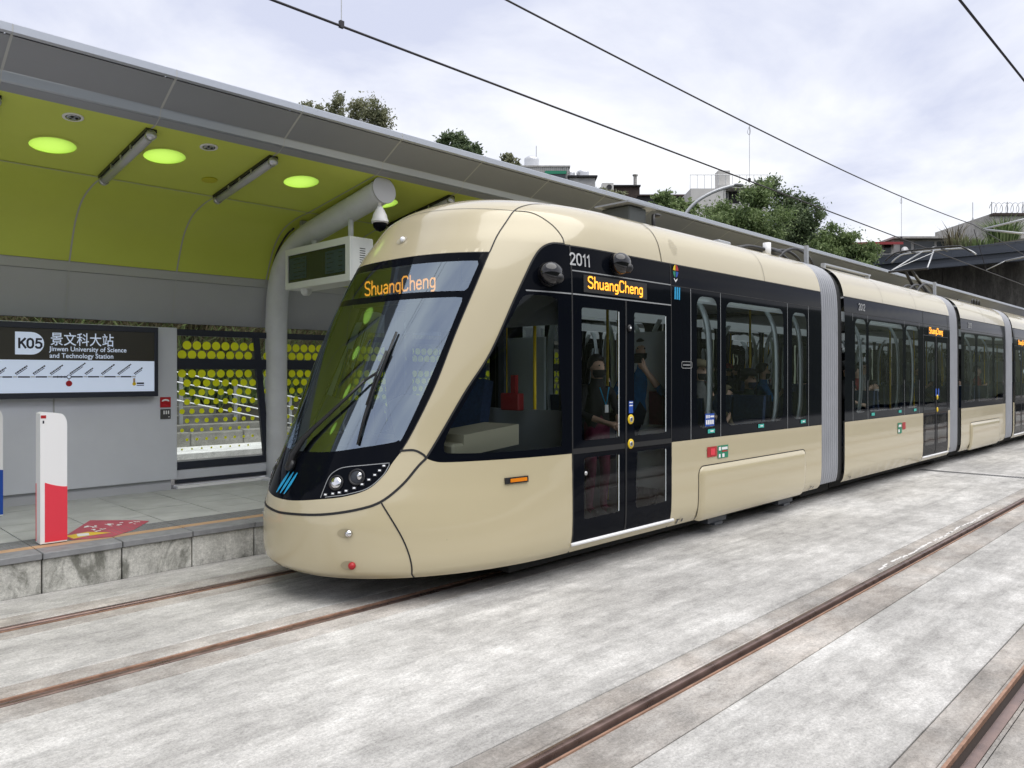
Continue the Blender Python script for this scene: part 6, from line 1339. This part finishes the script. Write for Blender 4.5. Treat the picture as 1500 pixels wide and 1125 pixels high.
r, A, ex, ey, W, s = bld('low_house', 'low pale house with dark windows above the bridge', 1310, 1391, 351.5, 62, 5, m_pale)
g = G(); g.obox(A + ex * W / 2 + ey * 2 + EZ * .08, ex * (W / 2 + .4), ey * 2.8, EZ * .08); part('roof', g, m_cgrey, r)
for q in (.2, .45, .62, .86):
    g = G(); g.obox(A + ex * W * q - ey * .05 - EZ * .55, ex * .42, ey * .04, EZ * .42); wn_ = part('window', g, m_dkwin, r); g = G(); g.obox(A + ex * W * q - ey * .10 - EZ * .98, ex * .5, ey * .06, EZ * .05); part('sill', g, m_pale, wn_)
for q in (.12, .64):
    g = G(); g.lathe([(.02, 0), (.22, .05), (.30, .12)], A + ex * W * q - ey * .5 - EZ * .95, -ey, 16); part('dish_aerial', g, m_white, r, True)
r, A, ex, ey, W, s = bld('red_roof_house', 'small house with a dark red roof left above the bridge', 1272, 1309, 355, 60, 4, m_pale)
g = G(); g.obox(A + ex * W / 2 + ey * 1.2 + EZ * .12, ex * (W / 2 + .25), ey * 2.2 + EZ * .35, EZ * .10); part('roof', g, m_redroof, r); g = G(); g.obox(A + ex * W * .75 - ey * .05 - EZ * .5, ex * .25, ey * .04, EZ * .35); part('window', g, m_dkwin, r)
r, A, ex, ey, W, s = bld('concrete_hut', 'small grey concrete rooftop hut with aerials above the bridge', 1416, 1452, 330, 62, 3, m_cgrey)
g = G(); g.obox(A + ex * W / 2 + ey * 1.4 + EZ * .05, ex * (W / 2 + .15), ey * 1.7, EZ * .07); part('roof', g, m_cgrey, r); g = G(); p = A + ex * W * .55 + ey; g.tube([p, p + EZ * 2.1], .03, 5); g.tube([p - ex * .25, p + EZ * .9], .02, 4); g.tube([p + ex * .25, p + EZ * .9], .02, 4); part('aerial', g, m_galv, r)
g = G(); g.obox(A + ex * W / 2 - ey * .06 - EZ * 1.0, ex * W * .46, ey * .05, EZ * .12); part('ledge', g, m_cgrey, r)
r, A, ex, ey, W, s = bld('concrete_building', 'large plain concrete building with razor wire at the right edge', 1455, 1570, 312, 58, 8, m_cgrey)
g = G(); g.obox(A + ex * W / 2 + ey * .1 - EZ * .12, ex * (W / 2 + .08), ey * .25, EZ * .10); part('cornice', g, m_dkb, r)
g = G(); P = [A + ex * (W * t) + ey * .2 + EZ * (.45 + .38 * math.sin(t * 90)) + ey * (.3 * math.cos(t * 90)) for t in np.linspace(0, 1, 260)]; g.tube(P, .022, 4); part('razor_wire', g, m_galv, r)
for q in range(6): g = G(); p = A + ex * W * q / 5 + ey * .2; g.tube([p, p + EZ * .9], .04, 5); part('wire_post', g, m_galv, r)
g = G(); g.obox(A - EZ * 2.6 + ex * W * .35 - ey * .2, ex * W * .6, ey * .3, EZ * .25); part('ledge', g, m_cgrey, r)
# grass tufts on the bridge edge
def tuft(label, px, py, d, h, n, mat, spread):
    b = at(px, py, d); g = G()
    for q in range(n):
        a = random.uniform(0, 2 * PI); l = h * random.uniform(.5, 1.1); o = Vector((math.cos(a), math.sin(a), 0)); s_ = b + o * random.uniform(0, spread); w_ = Vector((-o.y, o.x, 0)) * .035; le = random.uniform(.1, .7)
        g.add([s_ - w_, s_ + w_, s_ + EZ * l * .6 + o * l * le * .35 + w_ * .8, s_ + EZ * l * .6 + o * l * le * .35 - w_ * .8, s_ + EZ * l * .85 + o * l * le], [(0, 1, 2, 3), (3, 2, 4)])
    thing('grass_tuft', g, mat, label, 'grass', 'grass tufts above the bridge')
tuft('tall green grass tuft in front of the concrete building', 1470, 362, 49.5, 2.2, 420, m_leaf, .9)
tuft('low yellow green tuft beside the small concrete hut', 1410, 366, 49.5, 1.0, 260, m_leafo, .9)
tuft('sparse pale stalks left of the concrete hut', 1398, 366, 49.5, 1.9, 60, m_straw, .6)
tuft('scattered green weeds along the bridge parapet', 1425, 366, 49.5, .8, 260, m_leaf, 1.4)
